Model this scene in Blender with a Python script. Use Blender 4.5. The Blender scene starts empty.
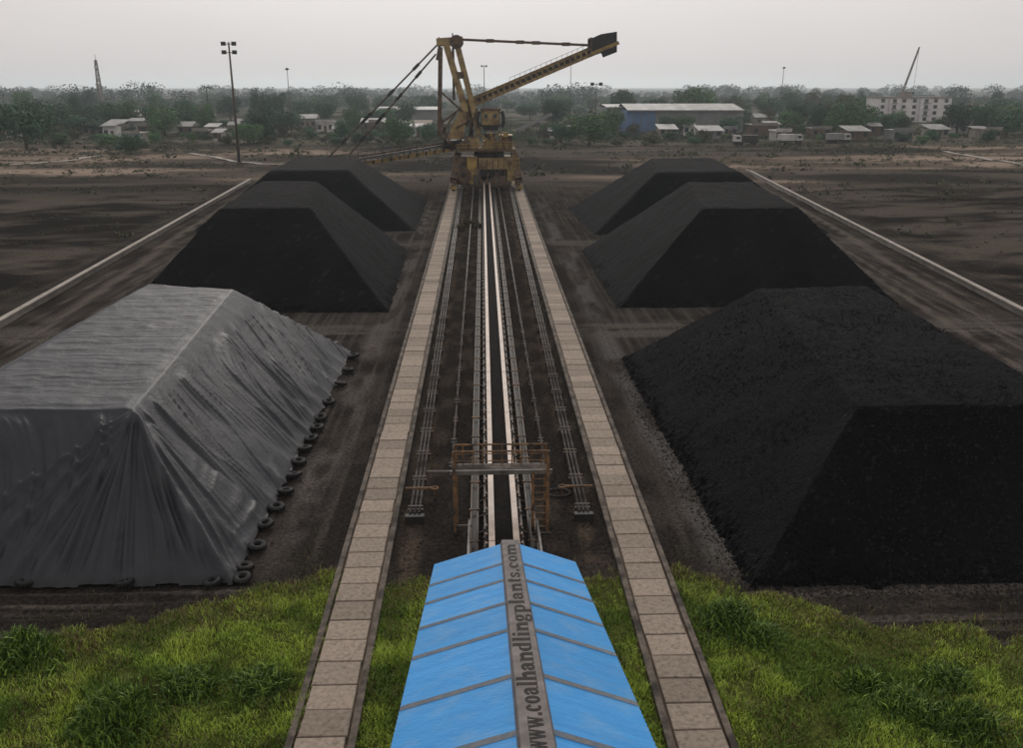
import bpy, math, random
import numpy as np
from mathutils import Vector, Matrix
random.seed(7); R = math.radians
sc = bpy.context.scene; COL = sc.collection

# ------------------------------------------------------------------ camera, sky, sun
FPX, CX, CY, CAMZ = 900.0, 511.5, 374.0, 15.0
VX, VY = 482.0, 86.0
TH = math.atan((CY-VY)/FPX); HEAD = -math.atan((VX-CX)*math.cos(TH)/FPX)
cF = Vector((math.sin(HEAD)*math.cos(TH), math.cos(HEAD)*math.cos(TH), -math.sin(TH)))
cR = Vector((math.cos(HEAD), -math.sin(HEAD), 0)); cD = cF.cross(cR)
cam_d = bpy.data.cameras.new('camera'); cam = bpy.data.objects.new('camera', cam_d); COL.objects.link(cam)
cam.matrix_world = Matrix(((cR.x, -cD.x, -cF.x, 0), (cR.y, -cD.y, -cF.y, 0), (cR.z, -cD.z, -cF.z, CAMZ), (0, 0, 0, 1)))
cam_d.sensor_width = 36; cam_d.lens = 36*FPX/1023; cam_d.clip_start = .1; cam_d.clip_end = 20000
sc.camera = cam
SUN_EL, SUN_AZ = R(34), R(0)          # azimuth from +Y towards +X: light comes from ahead
w = bpy.data.worlds.new("World"); sc.world = w; w.use_nodes = True
nt = w.node_tree; nt.nodes.clear()
out = nt.nodes.new('ShaderNodeOutputWorld'); bg = nt.nodes.new('ShaderNodeBackground')
sky = nt.nodes.new('ShaderNodeTexSky'); sky.sky_type = 'NISHITA'; sky.sun_disc = False
sky.sun_elevation = SUN_EL; sky.sun_rotation = SUN_AZ; sky.dust_density = 6; sky.air_density = 1
hs = nt.nodes.new('ShaderNodeHueSaturation'); hs.inputs['Saturation'].default_value = .05
tc = nt.nodes.new('ShaderNodeTexCoord'); nz = nt.nodes.new('ShaderNodeTexNoise')
mp = nt.nodes.new('ShaderNodeMapping'); mp.inputs['Scale'].default_value = (1.2, 1.2, 4)
nz.inputs['Scale'].default_value = 1.6; nz.inputs['Detail'].default_value = 5
rp = nt.nodes.new('ShaderNodeValToRGB')
rp.color_ramp.elements[0].color = (6.75, 6.3, 6.2, 1); rp.color_ramp.elements[0].position = .3
rp.color_ramp.elements[1].color = (7.35, 6.9, 6.75, 1); rp.color_ramp.elements[1].position = .7
mx = nt.nodes.new('ShaderNodeMix'); mx.data_type = 'RGBA'; mx.inputs['Factor'].default_value = .88
L = nt.links.new
L(sky.outputs[0], hs.inputs['Color']); L(tc.outputs['Generated'], mp.inputs[0]); L(mp.outputs[0], nz.inputs['Vector'])
L(nz.outputs['Fac'], rp.inputs[0]); L(hs.outputs[0], mx.inputs['A']); L(rp.outputs[0], mx.inputs['B'])
L(mx.outputs['Result'], bg.inputs['Color']); bg.inputs['Strength'].default_value = .1; L(bg.outputs[0], out.inputs['Surface'])
sd = bpy.data.lights.new('sun', 'SUN'); sd.energy = 1.5; sd.angle = R(25); sd.color = (1, .94, .86)
sun = bpy.data.objects.new('sun', sd); COL.objects.link(sun)
sdir = Vector((math.sin(SUN_AZ)*math.cos(SUN_EL), math.cos(SUN_AZ)*math.cos(SUN_EL), math.sin(SUN_EL)))
sun.rotation_euler = sdir.to_track_quat('Z', 'Y').to_euler()
sc.view_settings.view_transform = 'Standard'; sc.view_settings.look = 'None'
sc.view_settings.exposure = 0; sc.view_settings.gamma = 1
sc.cycles.volume_bounces = 1

# ------------------------------------------------------------------ helpers
def ray(px, py): return cF*FPX + cR*(px-CX) + cD*(py-CY)
def gp(px, py, z=0.0):                       # where the sight line meets height z
    d = ray(px, py); t = (z-CAMZ)/d.z; return Vector((d.x*t, d.y*t, z))
def at(px, py, Y):                           # where it meets the plane y = Y
    d = ray(px, py); t = Y/d.y; return Vector((d.x*t, Y, CAMZ+d.z*t))

def _h(ix, iy, s):
    n = (ix.astype(np.int64)*374761393 + iy.astype(np.int64)*668265263 + s*1442695041) & 0xffffffff
    n = ((n ^ (n >> 13))*1274126177) & 0xffffffff
    return ((n ^ (n >> 16)) & 0xffffff)/float(0xffffff)
def vn(x, y, s=0):
    x = np.asarray(x, float); y = np.asarray(y, float)
    ix = np.floor(x); iy = np.floor(y); fx = x-ix; fy = y-iy
    fx = fx*fx*(3-2*fx); fy = fy*fy*(3-2*fy)
    a = _h(ix, iy, s); b = _h(ix+1, iy, s); c = _h(ix, iy+1, s); d = _h(ix+1, iy+1, s)
    return (a*(1-fx)+b*fx)*(1-fy)+(c*(1-fx)+d*fx)*fy
def fbm(x, y, s=0, o=4):
    t = 0; a = .5; n = 0
    for k in range(o):
        t = t+a*vn(x*2**k, y*2**k, s+k*17); n += a; a *= .5
    return t/n
def ss(e0, e1, x):
    t = np.clip((x-e0)/(e1-e0), 0, 1); return t*t*(3-2*t)

def tag(o, label=None, cat=None, group=None, kind=None):
    if label: o['label'] = label
    if cat: o['category'] = cat
    if group: o['group'] = group
    if kind: o['kind'] = kind
    return o
def empty(name, loc, label=None, cat=None, group=None):
    o = bpy.data.objects.new(name, None); COL.objects.link(o); o.location = loc; o.empty_display_size = .5
    return tag(o, label, cat, group)
def origin(o):
    v = Vector((0, 0, 0))
    while o is not None: v = v+Vector(o.location); o = o.parent
    return v
def link(name, me, parent=None, loc=(0, 0, 0)):
    o = bpy.data.objects.new(name, me); COL.objects.link(o); o.parent = parent; o.location = loc; return o

class MB:
    def __init__(s): s.v = []; s.f = []
    def add(s, vs, fs):
        n = len(s.v); s.v += [tuple(v) for v in vs]; s.f += [tuple(i+n for i in f) for f in fs]; return s
    def box(s, x0, y0, z0, x1, y1, z1):
        return s.add([(x0,y0,z0),(x1,y0,z0),(x1,y1,z0),(x0,y1,z0),(x0,y0,z1),(x1,y0,z1),(x1,y1,z1),(x0,y1,z1)],
                     [(0,3,2,1),(4,5,6,7),(0,1,5,4),(1,2,6,5),(2,3,7,6),(3,0,4,7)])
    def beam(s, p, q, wd=.2, ht=None, up=(0, 0, 1)):
        p = Vector(p); q = Vector(q); d = (q-p).normalized(); ht = wd if ht is None else ht
        u = Vector(up)
        if abs(d.dot(u)) > .95: u = Vector((0, 1, 0))
        a = d.cross(u).normalized(); b = a.cross(d).normalized()
        vs = [c+a*(sx*wd/2)+b*(sz*ht/2) for c in (p, q) for sx, sz in ((-1,-1),(1,-1),(1,1),(-1,1))]
        return s.add(vs, [(0,1,2,3),(7,6,5,4),(0,4,5,1),(1,5,6,2),(2,6,7,3),(3,7,4,0)])
    def tube(s, p, q, r, n=8, r2=None):
        p = Vector(p); q = Vector(q); d = (q-p).normalized(); r2 = r if r2 is None else r2
        u = Vector((0, 0, 1)) if abs(d.z) < .9 else Vector((1, 0, 0))
        a = d.cross(u).normalized(); b = a.cross(d)
        vs = []
        for c, rr in ((p, r), (q, r2)):
            for k in range(n):
                t = 2*math.pi*k/n; vs.append(c+a*(math.cos(t)*rr)+b*(math.sin(t)*rr))
        fs = [(k, (k+1) % n, n+(k+1) % n, n+k) for k in range(n)]
        fs += [tuple(range(n))[::-1], tuple(range(n, 2*n))]
        return s.add(vs, fs)
    def torus(s, c, R0, r, axis=(0, 0, 1), n=14, m=7, flat=1.0):
        c = Vector(c); ax = Vector(axis).normalized(); u = Vector((1, 0, 0)) if abs(ax.x) < .9 else Vector((0, 1, 0))
        a = ax.cross(u).normalized(); b = ax.cross(a); vs = []; fs = []
        for i in range(n):
            t = 2*math.pi*i/n; e = a*math.cos(t)+b*math.sin(t)
            for j in range(m):
                p = 2*math.pi*j/m; vs.append(c+e*(R0+r*math.cos(p))+ax*(r*flat*math.sin(p)))
        for i in range(n):
            for j in range(m): fs.append((i*m+j, ((i+1) % n)*m+j, ((i+1) % n)*m+(j+1) % m, i*m+(j+1) % m))
        return s.add(vs, fs)
    def mesh(s, name, m, org=(0, 0, 0), smooth=False):
        me = bpy.data.meshes.new(name); ox, oy, oz = org
        me.from_pydata([(x-ox, y-oy, z-oz) for x, y, z in s.v], [], s.f); me.materials.append(m)
        if smooth: me.polygons.foreach_set('use_smooth', [True]*len(me.polygons))
        me.update(); return me
    def build(s, name, m, parent=None, smooth=False, own=False):
        """own: give a top-level thing an origin at its base centre"""
        if parent is not None: org = origin(parent); return link(name, s.mesh(name, m, org, smooth), parent)
        xs = [v[0] for v in s.v]; ys = [v[1] for v in s.v]; zs = [v[2] for v in s.v]
        org = ((min(xs)+max(xs))/2, (min(ys)+max(ys))/2, min(zs)) if own else (0, 0, 0)
        return link(name, s.mesh(name, m, org, smooth), None, org)

def npmesh(name, V, F, m, smooth=True, col=None):
    me = bpy.data.meshes.new(name); k = F.shape[1]
    me.vertices.add(len(V)); me.vertices.foreach_set('co', V.astype(np.float32).ravel())
    me.loops.add(F.size); me.loops.foreach_set('vertex_index', F.astype(np.int32).ravel())
    me.polygons.add(len(F)); me.polygons.foreach_set('loop_start', np.arange(0, F.size, k, dtype=np.int32))
    me.polygons.foreach_set('loop_total', np.full(len(F), k, np.int32))
    me.polygons.foreach_set('use_smooth', np.full(len(F), smooth))
    me.update(calc_edges=True)
    if col is not None:
        ca = me.color_attributes.new('tint', 'FLOAT_COLOR', 'POINT')
        c4 = np.ones((len(V), 4), np.float32); c4[:, :3] = col; ca.data.foreach_set('color', c4.ravel())
    me.materials.append(m); return me
def gridmesh(name, X, Y, Z, m, smooth=True, col=None):
    ny, nx = X.shape; V = np.stack([X.ravel(), Y.ravel(), Z.ravel()], 1)
    i = np.arange(ny*nx).reshape(ny, nx)
    F = np.stack([i[:-1, :-1].ravel(), i[:-1, 1:].ravel(), i[1:, 1:].ravel(), i[1:, :-1].ravel()], 1)
    return npmesh(name, V, F, m, smooth, col)

# ------------------------------------------------------------------ materials
def mat(name, c1, c2=None, scale=3, rough=.8, bump=.2, bscale=None, metal=0, spec=.3, stretch=(1, 1, 1),
        attr=None, rnd=0, dirt=None, dscale=1, dpos=(.45, .65), detail=5, bdist=.03, world=True, trans=0):
    m = bpy.data.materials.new(name); m.use_nodes = True; n = m.node_tree.nodes; l = m.node_tree.links.new
    b = n['Principled BSDF']; b.inputs['Roughness'].default_value = rough; b.inputs['Metallic'].default_value = metal
    b.inputs['Specular IOR Level'].default_value = spec
    if world: g = n.new('ShaderNodeNewGeometry').outputs['Position']
    else: g = n.new('ShaderNodeTexCoord').outputs['Object']
    mpn = n.new('ShaderNodeMapping'); mpn.inputs['Scale'].default_value = stretch; l(g, mpn.inputs[0])
    t = n.new('ShaderNodeTexNoise'); t.inputs['Scale'].default_value = scale; t.inputs['Detail'].default_value = detail
    t.inputs['Roughness'].default_value = .65; l(mpn.outputs[0], t.inputs['Vector'])
    r = n.new('ShaderNodeValToRGB'); r.color_ramp.elements[0].position = .35; r.color_ramp.elements[1].position = .65
    c2 = c2 or tuple(x*.7 for x in c1)
    r.color_ramp.elements[0].color = (*c2, 1); r.color_ramp.elements[1].color = (*c1, 1); l(t.outputs['Fac'], r.inputs[0])
    c = r.outputs[0]
    if attr:
        a = n.new('ShaderNodeAttribute'); a.attribute_name = attr
        x = n.new('ShaderNodeMix'); x.data_type = 'RGBA'; x.blend_type = 'MULTIPLY'; x.inputs['Factor'].default_value = 1
        l(c, x.inputs['A']); l(a.outputs['Color'], x.inputs['B']); c = x.outputs['Result']
    if dirt:
        t2 = n.new('ShaderNodeTexNoise'); t2.inputs['Scale'].default_value = dscale; t2.inputs['Detail'].default_value = 6
        l(g, t2.inputs['Vector'])
        mr = n.new('ShaderNodeMapRange'); mr.inputs[1].default_value = dpos[0]; mr.inputs[2].default_value = dpos[1]
        l(t2.outputs['Fac'], mr.inputs[0])
        x = n.new('ShaderNodeMix'); x.data_type = 'RGBA'; l(mr.outputs[0], x.inputs['Factor'])
        l(c, x.inputs['A']); x.inputs['B'].default_value = (*dirt, 1); c = x.outputs['Result']
    if rnd:
        oi = n.new('ShaderNodeObjectInfo'); mr = n.new('ShaderNodeMapRange')
        mr.inputs[3].default_value = 1-rnd; mr.inputs[4].default_value = 1+rnd; l(oi.outputs['Random'], mr.inputs[0])
        x = n.new('ShaderNodeVectorMath'); x.operation = 'SCALE'; l(c, x.inputs[0]); l(mr.outputs[0], x.inputs['Scale']); c = x.outputs[0]
    l(c, b.inputs['Base Color'])
    if bump:
        tb = n.new('ShaderNodeTexNoise'); tb.inputs['Scale'].default_value = bscale or scale*4; tb.inputs['Detail'].default_value = 6
        l(mpn.outputs[0], tb.inputs['Vector'])
        bn = n.new('ShaderNodeBump'); bn.inputs['Strength'].default_value = bump; bn.inputs['Distance'].default_value = bdist
        l(tb.outputs['Fac'], bn.inputs['Height']); l(bn.outputs[0], b.inputs['Normal'])
    return m
M = dict(
 ground=mat('ground_soil', (1.45, 1.42, 1.38), (.5, .5, .5), 7, 1, 1, 22, attr='tint', spec=.0, bdist=.05, detail=8),
 coal=mat('coal', (.0085, .0086, .0098), (.0035, .0035, .0041), 9, .88, 1, 13, spec=.06, bdist=.12, detail=8, attr='tint'),
 coallump=mat('coal_lump', (.019, .019, .021), (.007, .007, .008), 4, .7, .3, 20, spec=.12),
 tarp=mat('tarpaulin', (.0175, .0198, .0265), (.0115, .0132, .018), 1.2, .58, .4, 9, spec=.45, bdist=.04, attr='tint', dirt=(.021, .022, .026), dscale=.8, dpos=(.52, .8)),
 slab=mat('slab_concrete', (.295, .245, .20), (.215, .175, .14), 7, .9, .5, 40, rnd=.2, dirt=(.12, .10, .083), dscale=9, dpos=(.5, .8), spec=.2, bdist=.012),
 kerb=mat('kerb_concrete', (.15, .125, .104), (.08, .067, .056), 5, .9, .4, 30, dirt=(.035, .03, .026), dscale=1.4, spec=.2),
 wall=mat('wall_plaster', (.33, .30, .27), (.22, .20, .175), .8, .9, .2, 10, spec=.2),
 stone=mat('rubble_stone', (.055, .05, .046), (.018, .017, .016), 3, .9, .3, 20, rnd=.5),
 bluesheet=mat('blue_roof_sheet', (.060, .325, .70), (.045, .275, .62), 1.6, .55, .25, 14, spec=.35, stretch=(.5, 3.2, 1), dirt=(.15, .34, .58), dscale=1.7, dpos=(.48, .85), rnd=.07),
 seam=mat('seam_strip', (.31, .29, .285), (.18, .25, .33), 6, .8, .2, 20, spec=.2),
 cap=mat('ridge_cap_sheet', (.175, .155, .148), (.11, .10, .096), 3, .75, .2, 30, dirt=(.10, .09, .085), dscale=2.2, spec=.25),
 ink=mat('dark_lettering', (.014, .012, .012), (.028, .025, .025), 12, .8, 0, spec=.2),
 belt=mat('rubber_belt', (.019, .016, .014), (.007, .007, .007), 5, .95, .3, 20, spec=.04),
 strip=mat('pale_edge_strip', (.46, .365, .30), (.31, .24, .20), 1.5, .55, .1, 8, spec=.4, dirt=(.25, .19, .15), dscale=2.2, dpos=(.55, .8)),
 steel=mat('dusty_steel', (.10, .092, .085), (.05, .046, .042), 3, .7, .2, 30, metal=.3, spec=.4, dirt=(.09, .05, .03), dscale=2),
 rust=mat('rusty_steel', (.26, .145, .065), (.12, .068, .038), 4, .8, .3, 30, spec=.3, dirt=(.05, .04, .035), dscale=3),
 pipe=mat('pipe_steel', (.17, .16, .15), (.08, .072, .066), 2, .6, .1, 30, metal=.2, spec=.4, dirt=(.04, .036, .034), dscale=.9),
 yellow=mat('weathered_yellow_paint', (.37, .25, .065), (.19, .125, .045), 1.2, .6, .1, 8, spec=.35, dirt=(.085, .055, .035), dscale=.7, dpos=(.5, .68)),
 tan=mat('tan_paint', (.36, .26, .11), (.19, .135, .065), .9, .65, .1, 8, spec=.3, dirt=(.12, .07, .04), dscale=.8, dpos=(.5, .7)),
 brown=mat('rust_brown_paint', (.14, .088, .052), (.05, .034, .025), 1.5, .75, .1, 8, spec=.3),
 dark=mat('dark_steel', (.03, .028, .027), (.016, .015, .015), 2, .7, .1, 8, spec=.3),
 rubber=mat('tyre_rubber', (.016, .016, .017), (.010, .010, .010), 8, .75, .3, 40, spec=.3),
 glass=mat('window_glass', (.03, .04, .05), (.02, .025, .03), 1, .15, 0, spec=.6),
 whitewall=mat('bright_white_wall', (.66, .64, .64), (.5, .48, .48), .3, .85, 0, spec=.2),
 white=mat('white_plaster', (.46, .45, .44), (.28, .27, .255), .4, .85, 0, spec=.2, rnd=.12),
 cream=mat('cream_plaster', (.26, .235, .21), (.15, .14, .125), .4, .85, 0, spec=.2, rnd=.15),
 brick=mat('brick_wall', (.14, .095, .075), (.08, .06, .05), .5, .85, 0, spec=.2, rnd=.15),
 greyroof=mat('grey_roof_sheet', (.25, .25, .245), (.12, .115, .11), .3, .6, 0, spec=.3, rnd=.2),
 shedblue=mat('shed_blue_sheet', (.09, .16, .30), (.07, .12, .22), .3, .6, 0, spec=.3),
 shedgrey=mat('shed_grey_sheet', (.20, .20, .20), (.13, .135, .135), .2, .7, 0, spec=.3),
 trunk=mat('bark', (.10, .075, .055), (.05, .04, .03), 2, .9, .2, 10, spec=.1),
 leafA=mat('foliage_dark', (.056, .120, .070), (.024, .058, .038), .9, .8, 0, rnd=.35, spec=.15),
 leafB=mat('foliage_green', (.085, .175, .060), (.038, .085, .036), .9, .8, 0, rnd=.3, spec=.15),
 leafC=mat('foliage_dry', (.095, .10, .06), (.035, .042, .03), .9, .85, 0, rnd=.3, spec=.1),
 grass=mat('grass_blades', (1.15, 1.1, 1), (.8, .85, .8), .8, .6, 0, attr='tint', spec=.25),
 weed=mat('weed_leaves', (1.1, 1.1, 1), (.7, .75, .7), 4, .6, 0, attr='tint', spec=.25),
)

# ------------------------------------------------------------------ ground
GBX = [-40, -15, -9, -5.4, -4.6, -3.2, 4.3, 5.8, 6.2, 8.0, 11.5, 16, 40]
GBY = [21.3, 21.9, 23.7, 25.9, 25.6, 25.3, 25.3, 25.6, 25.8, 24.3, 22.4, 21.6, 21.0]
def gbound(x, y): return np.interp(x, GBX, GBY)+(fbm(x*1.1, y*1.1, 5, 3)-.5)*1.7
def grassy(x, y): return ss(.35, -.35, y-gbound(x, y))
def lane(x):      # distance from the nearer concrete path's centre
    return np.minimum(np.abs(x+4.1), np.abs(x-5.2))
def gh(x, y):
    x = np.asarray(x, float); y = np.asarray(y, float)
    near = ss(1.0, 2.4, lane(x)); cen = ((x > -4.0) & (x < 5.1))
    g = grassy(x, y)
    h = (fbm(x*.9, y*.9, 11, 4)-.5)*.10+(fbm(x*4, y*4, 12, 2)-.5)*.05
    rut = (vn(x*.12, y*5.5, 21)-.5)*.14*ss(26.5, 24, y)+(vn(x*5.5, y*.12, 22)-.5)*.06*ss(24, 30, y)*ss(170, 120, y)
    h = h*.6+rut*(1-g)
    h = h+g*((fbm(x*.45, y*.45, 31, 3)-.35)*.55)*ss(1.2, 3.5, lane(x))*np.where(cen, 0, 1)
    h = h*np.where(cen, .35, near)
    fld = ss(36, 44, np.abs(x-2))*ss(5, 20, y)
    h = h+fld*(fbm(x*.10, y*.16, 41, 4)-.55)*.9
    far = ss(160, 260, y); h = h*(1-far)+far*(fbm(x*.05, y*.03, 42, 3)-.6)*1.0
    return h
def gcol(x, y):
    shp = x.shape
    def c(r, g, b): return np.array([r, g, b]).reshape(1, 3)*np.ones((x.size, 1))
    X = x.ravel(); Y = y.ravel()
    def mixc(a, b, t): t = t.reshape(-1, 1); return a*(1-t)+b*t
    n1 = fbm(X*.5, Y*.5, 51, 4); n2 = fbm(X*.06, Y*.16, 52, 5)*.55+fbm(X*.3, Y*.5, 152, 4)*.45; n3 = vn(X*.15, Y*6, 53); n4 = vn(X*6, Y*.15, 54)
    o = c(.026, .0235, .022)
    o = mixc(o, c(.044, .039, .0355), ss(.42, .7, n1))
    # lanes with lengthwise wheel tracks, cross tracks in front of the piles
    o = mixc(o, c(.068, .062, .056), ss(.5, .85, n4)*.7*ss(25, 30, Y)*ss(1.0, 1.6, lane(X)))
    o = mixc(o, c(.085, .076, .069), ss(.45, .8, n3)*.8*ss(26, 24.5, Y))
    # middle strip: darker, gritty
    cen = ss(-3.2, -2.9, X)*ss(4.6, 4.3, X)
    o = mixc(o, mixc(c(.024, .0215, .020), c(.045, .038, .033), ss(.45, .7, fbm(X*1.6, Y*.8, 55, 4))), cen)
    for xc, hw in ((-2.6, .5), (3.5, .45)):
        o = mixc(o, c(.075, .058, .045), ss(hw, hw*.3, np.abs(X-xc))*ss(.4, .6, fbm(X*2, Y*.7, 56, 3))*.7)
    # pale dust beside the right hand piles
    dx = X-(7.75+.25*(fbm(Y*.3, Y*0, 57, 2)-.5)*4)
    o = mixc(o, c(.085, .081, .079), ss(1.1, .2, np.abs(dx))*ss(24.5, 27, Y)*ss(135, 110, Y)*ss(.3, .6, fbm(X*.9, Y*.35, 58, 4))*.85)
    o = mixc(o, c(.11, .10, .095), ss(1.2, .2, np.abs(X+6.7))*ss(25.5, 29, Y)*ss(135, 110, Y)*ss(.4, .65, fbm(X*.9, Y*.35, 59, 4))*.7)
    gapz = np.maximum(ss(3, 1, np.abs(Y-56)), ss(2.5, 1, np.abs(Y-90)))*ss(5, 7, np.abs(X-.5))
    o = mixc(o, c(.085, .078, .070), gapz*ss(.35, .6, fbm(X*.2, Y*2, 60, 3))*.8)
    # behind the piles / outside the walls
    lw = -31.6-(Y-58)*.070; rw = 36.9+(Y-58.8)*.107
    outl = ss(1, 5, lw-X); outr = ss(1, 5, X-rw); outer = np.maximum(outl, outr)
    road = np.maximum(ss(5, 1, np.abs(X-(lw+4))), ss(6, 1, np.abs(X-(rw-4))))*ss(40, 55, Y)
    dw = np.where(X < 0, X-lw, rw-X); tr = vn(dw*2.6, Y*.03, 61)*.6+vn(dw*6, Y*.04, 68)*.4
    road = ss(.5, 1.5, dw)*ss(10.5, 7, dw)*ss(30, 45, Y)
    o = mixc(o, c(.135, .12, .106), road*ss(.5, .8, tr)*.6)
    fcol = mixc(c(.020, .0185, .0175), c(.078, .068, .059), ss(.40, .60, n2))
    o = mixc(o, fcol, outer)
    beyond = ss(128, 150, Y+(n2-.5)*30)*(1-ss(-3.5, -3.2, X)*ss(6.2, 5.9, X)*ss(176, 170, Y))
    b1 = mixc(c(.030, .028, .026), c(.075, .066, .058), ss(.42, .62, fbm(X*.03, Y*.12, 62, 5)))
    o = mixc(o, b1, beyond)
    sand = ss(146, 168, Y+(fbm(X*.03, Y*.05, 63, 3)-.5)*50)*ss(262, 225, Y+(fbm(X*.02, Y*.05, 64, 3)-.5)*60)
    o = mixc(o, mixc(c(.085, .070, .058), c(.25, .20, .162), ss(.40, .62, fbm(X*.028, Y*.16, 65, 5))), sand*ss(.30, .5, fbm(X*.012, Y*.03, 67, 3)))
    farc = mixc(c(.022, .028, .019), c(.11, .10, .082), ss(.42, .62, fbm(X*.045, Y*.06, 66, 5)))
    o = mixc(o, farc, ss(235, 275, Y))
    # soil under the grass
    g = grassy(X, Y)*ss(60, 40, np.abs(X))
    o = mixc(o, mixc(c(.05, .068, .016), c(.085, .095, .028), n1), g)
    return o.reshape(*shp, 3).reshape(-1, 3)
def axis(segs):
    a = [segs[0][0]]
    for s0, s1, d in segs: a += list(np.linspace(s0, s1, max(2, int(round((s1-s0)/d))+1))[1:])
    return np.array(a)
gx = axis([(-6000, -600, 900), (-600, -120, 40), (-120, -40, 2.5), (-40, -18, .36), (-18, 20, .15), (20, 48, .36), (48, 130, 2.5), (130, 600, 40), (600, 6000, 900)])
gy = axis([(-200, 0, 50), (0, 12, 2), (12, 34, .11), (34, 60, .3), (60, 140, .6), (140, 300, 1.8), (300, 700, 16), (700, 7500, 400)])
GX, GY = np.meshgrid(gx, gy)
ground = link('ground', gridmesh('ground', GX, GY, gh(GX, GY), M['ground'], True, gcol(GX, GY)))
tag(ground, 'dark coal dusted yard floor turning to sandy fields', kind='structure')

# ------------------------------------------------------------------ concrete paths, every slab its own piece
def path(name, a, b, label):
    (xa, ya), (xb, yb) = a, b
    root = empty(name, (xa, ya, 0)); tag(root, label, kind='structure')
    wd = 1.18; Ln = 1.0; rng = random.Random(int(xa*10))
    base = MB(); 
    dx = (xb-xa)/(yb-ya)
    for sx, nm, wk, hk in ((-1, 'kerb', .17, .15), (1, 'kerb', .17, .15)):
        off = sx*(wd/2+.07+wk/2); y = ya; m = MB(); x0 = xa+off; x1 = xb+off
        m.add([(x0-wk/2, ya, -.1), (x0+wk/2, ya, -.1), (x1+wk/2, yb, -.1), (x1-wk/2, yb, -.1),
               (x0-wk/2, ya, hk), (x0+wk/2, ya, hk), (x1+wk/2, yb, hk), (x1-wk/2, yb, hk)],
              [(0,3,2,1),(4,5,6,7),(0,1,5,4),(1,2,6,5),(2,3,7,6),(3,0,4,7)])
        m.build(nm, M['kerb'], root)
    base.add([(xa-.66, ya, .03), (xa+.66, ya, .03), (xb+.66, yb, .03), (xb-.66, yb, .03)], [(0, 1, 2, 3)]).build('bedding', M['brown'], root)
    meshes = []
    for k in range(5):
        m = MB(); g = .018; j = [rng.uniform(-.012, .012) for _ in range(8)]; e = .02
        m.add([(-wd/2, g, 0), (wd/2, g, 0), (wd/2, Ln-g, 0), (-wd/2, Ln-g, 0),
               (-wd/2+j[0], g, .10), (wd/2+j[1], g, .10), (wd/2+j[2], Ln-g, .10), (-wd/2+j[3], Ln-g, .10),
               (-wd/2+e+j[0], g+e, .12), (wd/2-e+j[1], g+e, .12), (wd/2-e+j[2], Ln-g-e, .12), (-wd/2+e+j[3], Ln-g-e, .12)],
              [(0,1,5,4),(1,2,6,5),(2,3,7,6),(3,0,4,7),(4,5,9,8),(5,6,10,9),(6,7,11,10),(7,4,8,11),(8,9,10,11)])
        for sx in (-.28, .28):      # lifting holes
            m.add([(sx-.02, .5, .1215), (sx+.02, .5, .1215), (sx+.02, .54, .1215), (sx-.02, .54, .1215)], [(0, 1, 2, 3)])
        meshes.append(m.mesh('concrete_slab', M['slab']))
    n = int((yb-ya)/Ln); n = min(n, 150)
    for i in range(n):
        o = link('concrete_slab', rng.choice(meshes), root, (dx*i*Ln+rng.uniform(-.015, .015), i*Ln, rng.uniform(.02, .05)))
        o.rotation_euler = (rng.uniform(-.008, .008), rng.uniform(-.008, .008), rng.uniform(-.01, .01)-math.atan(dx))
FL_, FR_ = gp(454, 190), gp(518.5, 190)
RXL = -3.96+(FL_.x+3.96)*(140-12)/(FL_.y-12); RXR = 5.06+(FR_.x-5.06)*(140-12)/(FR_.y-12)
path('concrete_path', (-3.96, 12), (-3.96+(FL_.x+3.96)*148/(FL_.y-12), 160), 'left slab path edged by kerbs')
path('concrete_path', (5.06, 12), (5.06+(FR_.x-5.06)*148/(FR_.y-12), 160), 'right slab path edged by kerbs')

# ------------------------------------------------------------------ coal piles
def pile_height(X, Y, base, top, h):
    """frustum: base/top are corner rings (x,y) ccw from front left, h heights front, back"""
    b = [Vector(p) for p in base]; t = [Vector(p) for p in top]; hh = [h[0], h[0], h[1], h[1]]
    Z = None
    for i in range(4):
        j = (i+1) % 4
        p0 = Vector((b[i].x, b[i].y, 0)); p1 = Vector((b[j].x, b[j].y, 0)); p2 = Vector((t[i].x, t[i].y, hh[i])); p3 = Vector((t[j].x, t[j].y, hh[j]))
        pm = (p2+p3)/2; n = (p1-p0).cross(pm-p0); z = p0.z-(n.x*(X-p0.x)+n.y*(Y-p0.y))/n.z
        Z = z if Z is None else np.minimum(Z, z)
    p0 = Vector((*t[0], h[0])); p1 = Vector((*t[1], h[0])); p2 = (Vector((*t[2], h[1]))+Vector((*t[3], h[1])))/2
    n = (p1-p0).cross(p2-p0); z = p0.z-(n.x*(X-p0.x)+n.y*(Y-p0.y))/n.z
    return np.minimum(Z, z)
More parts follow.
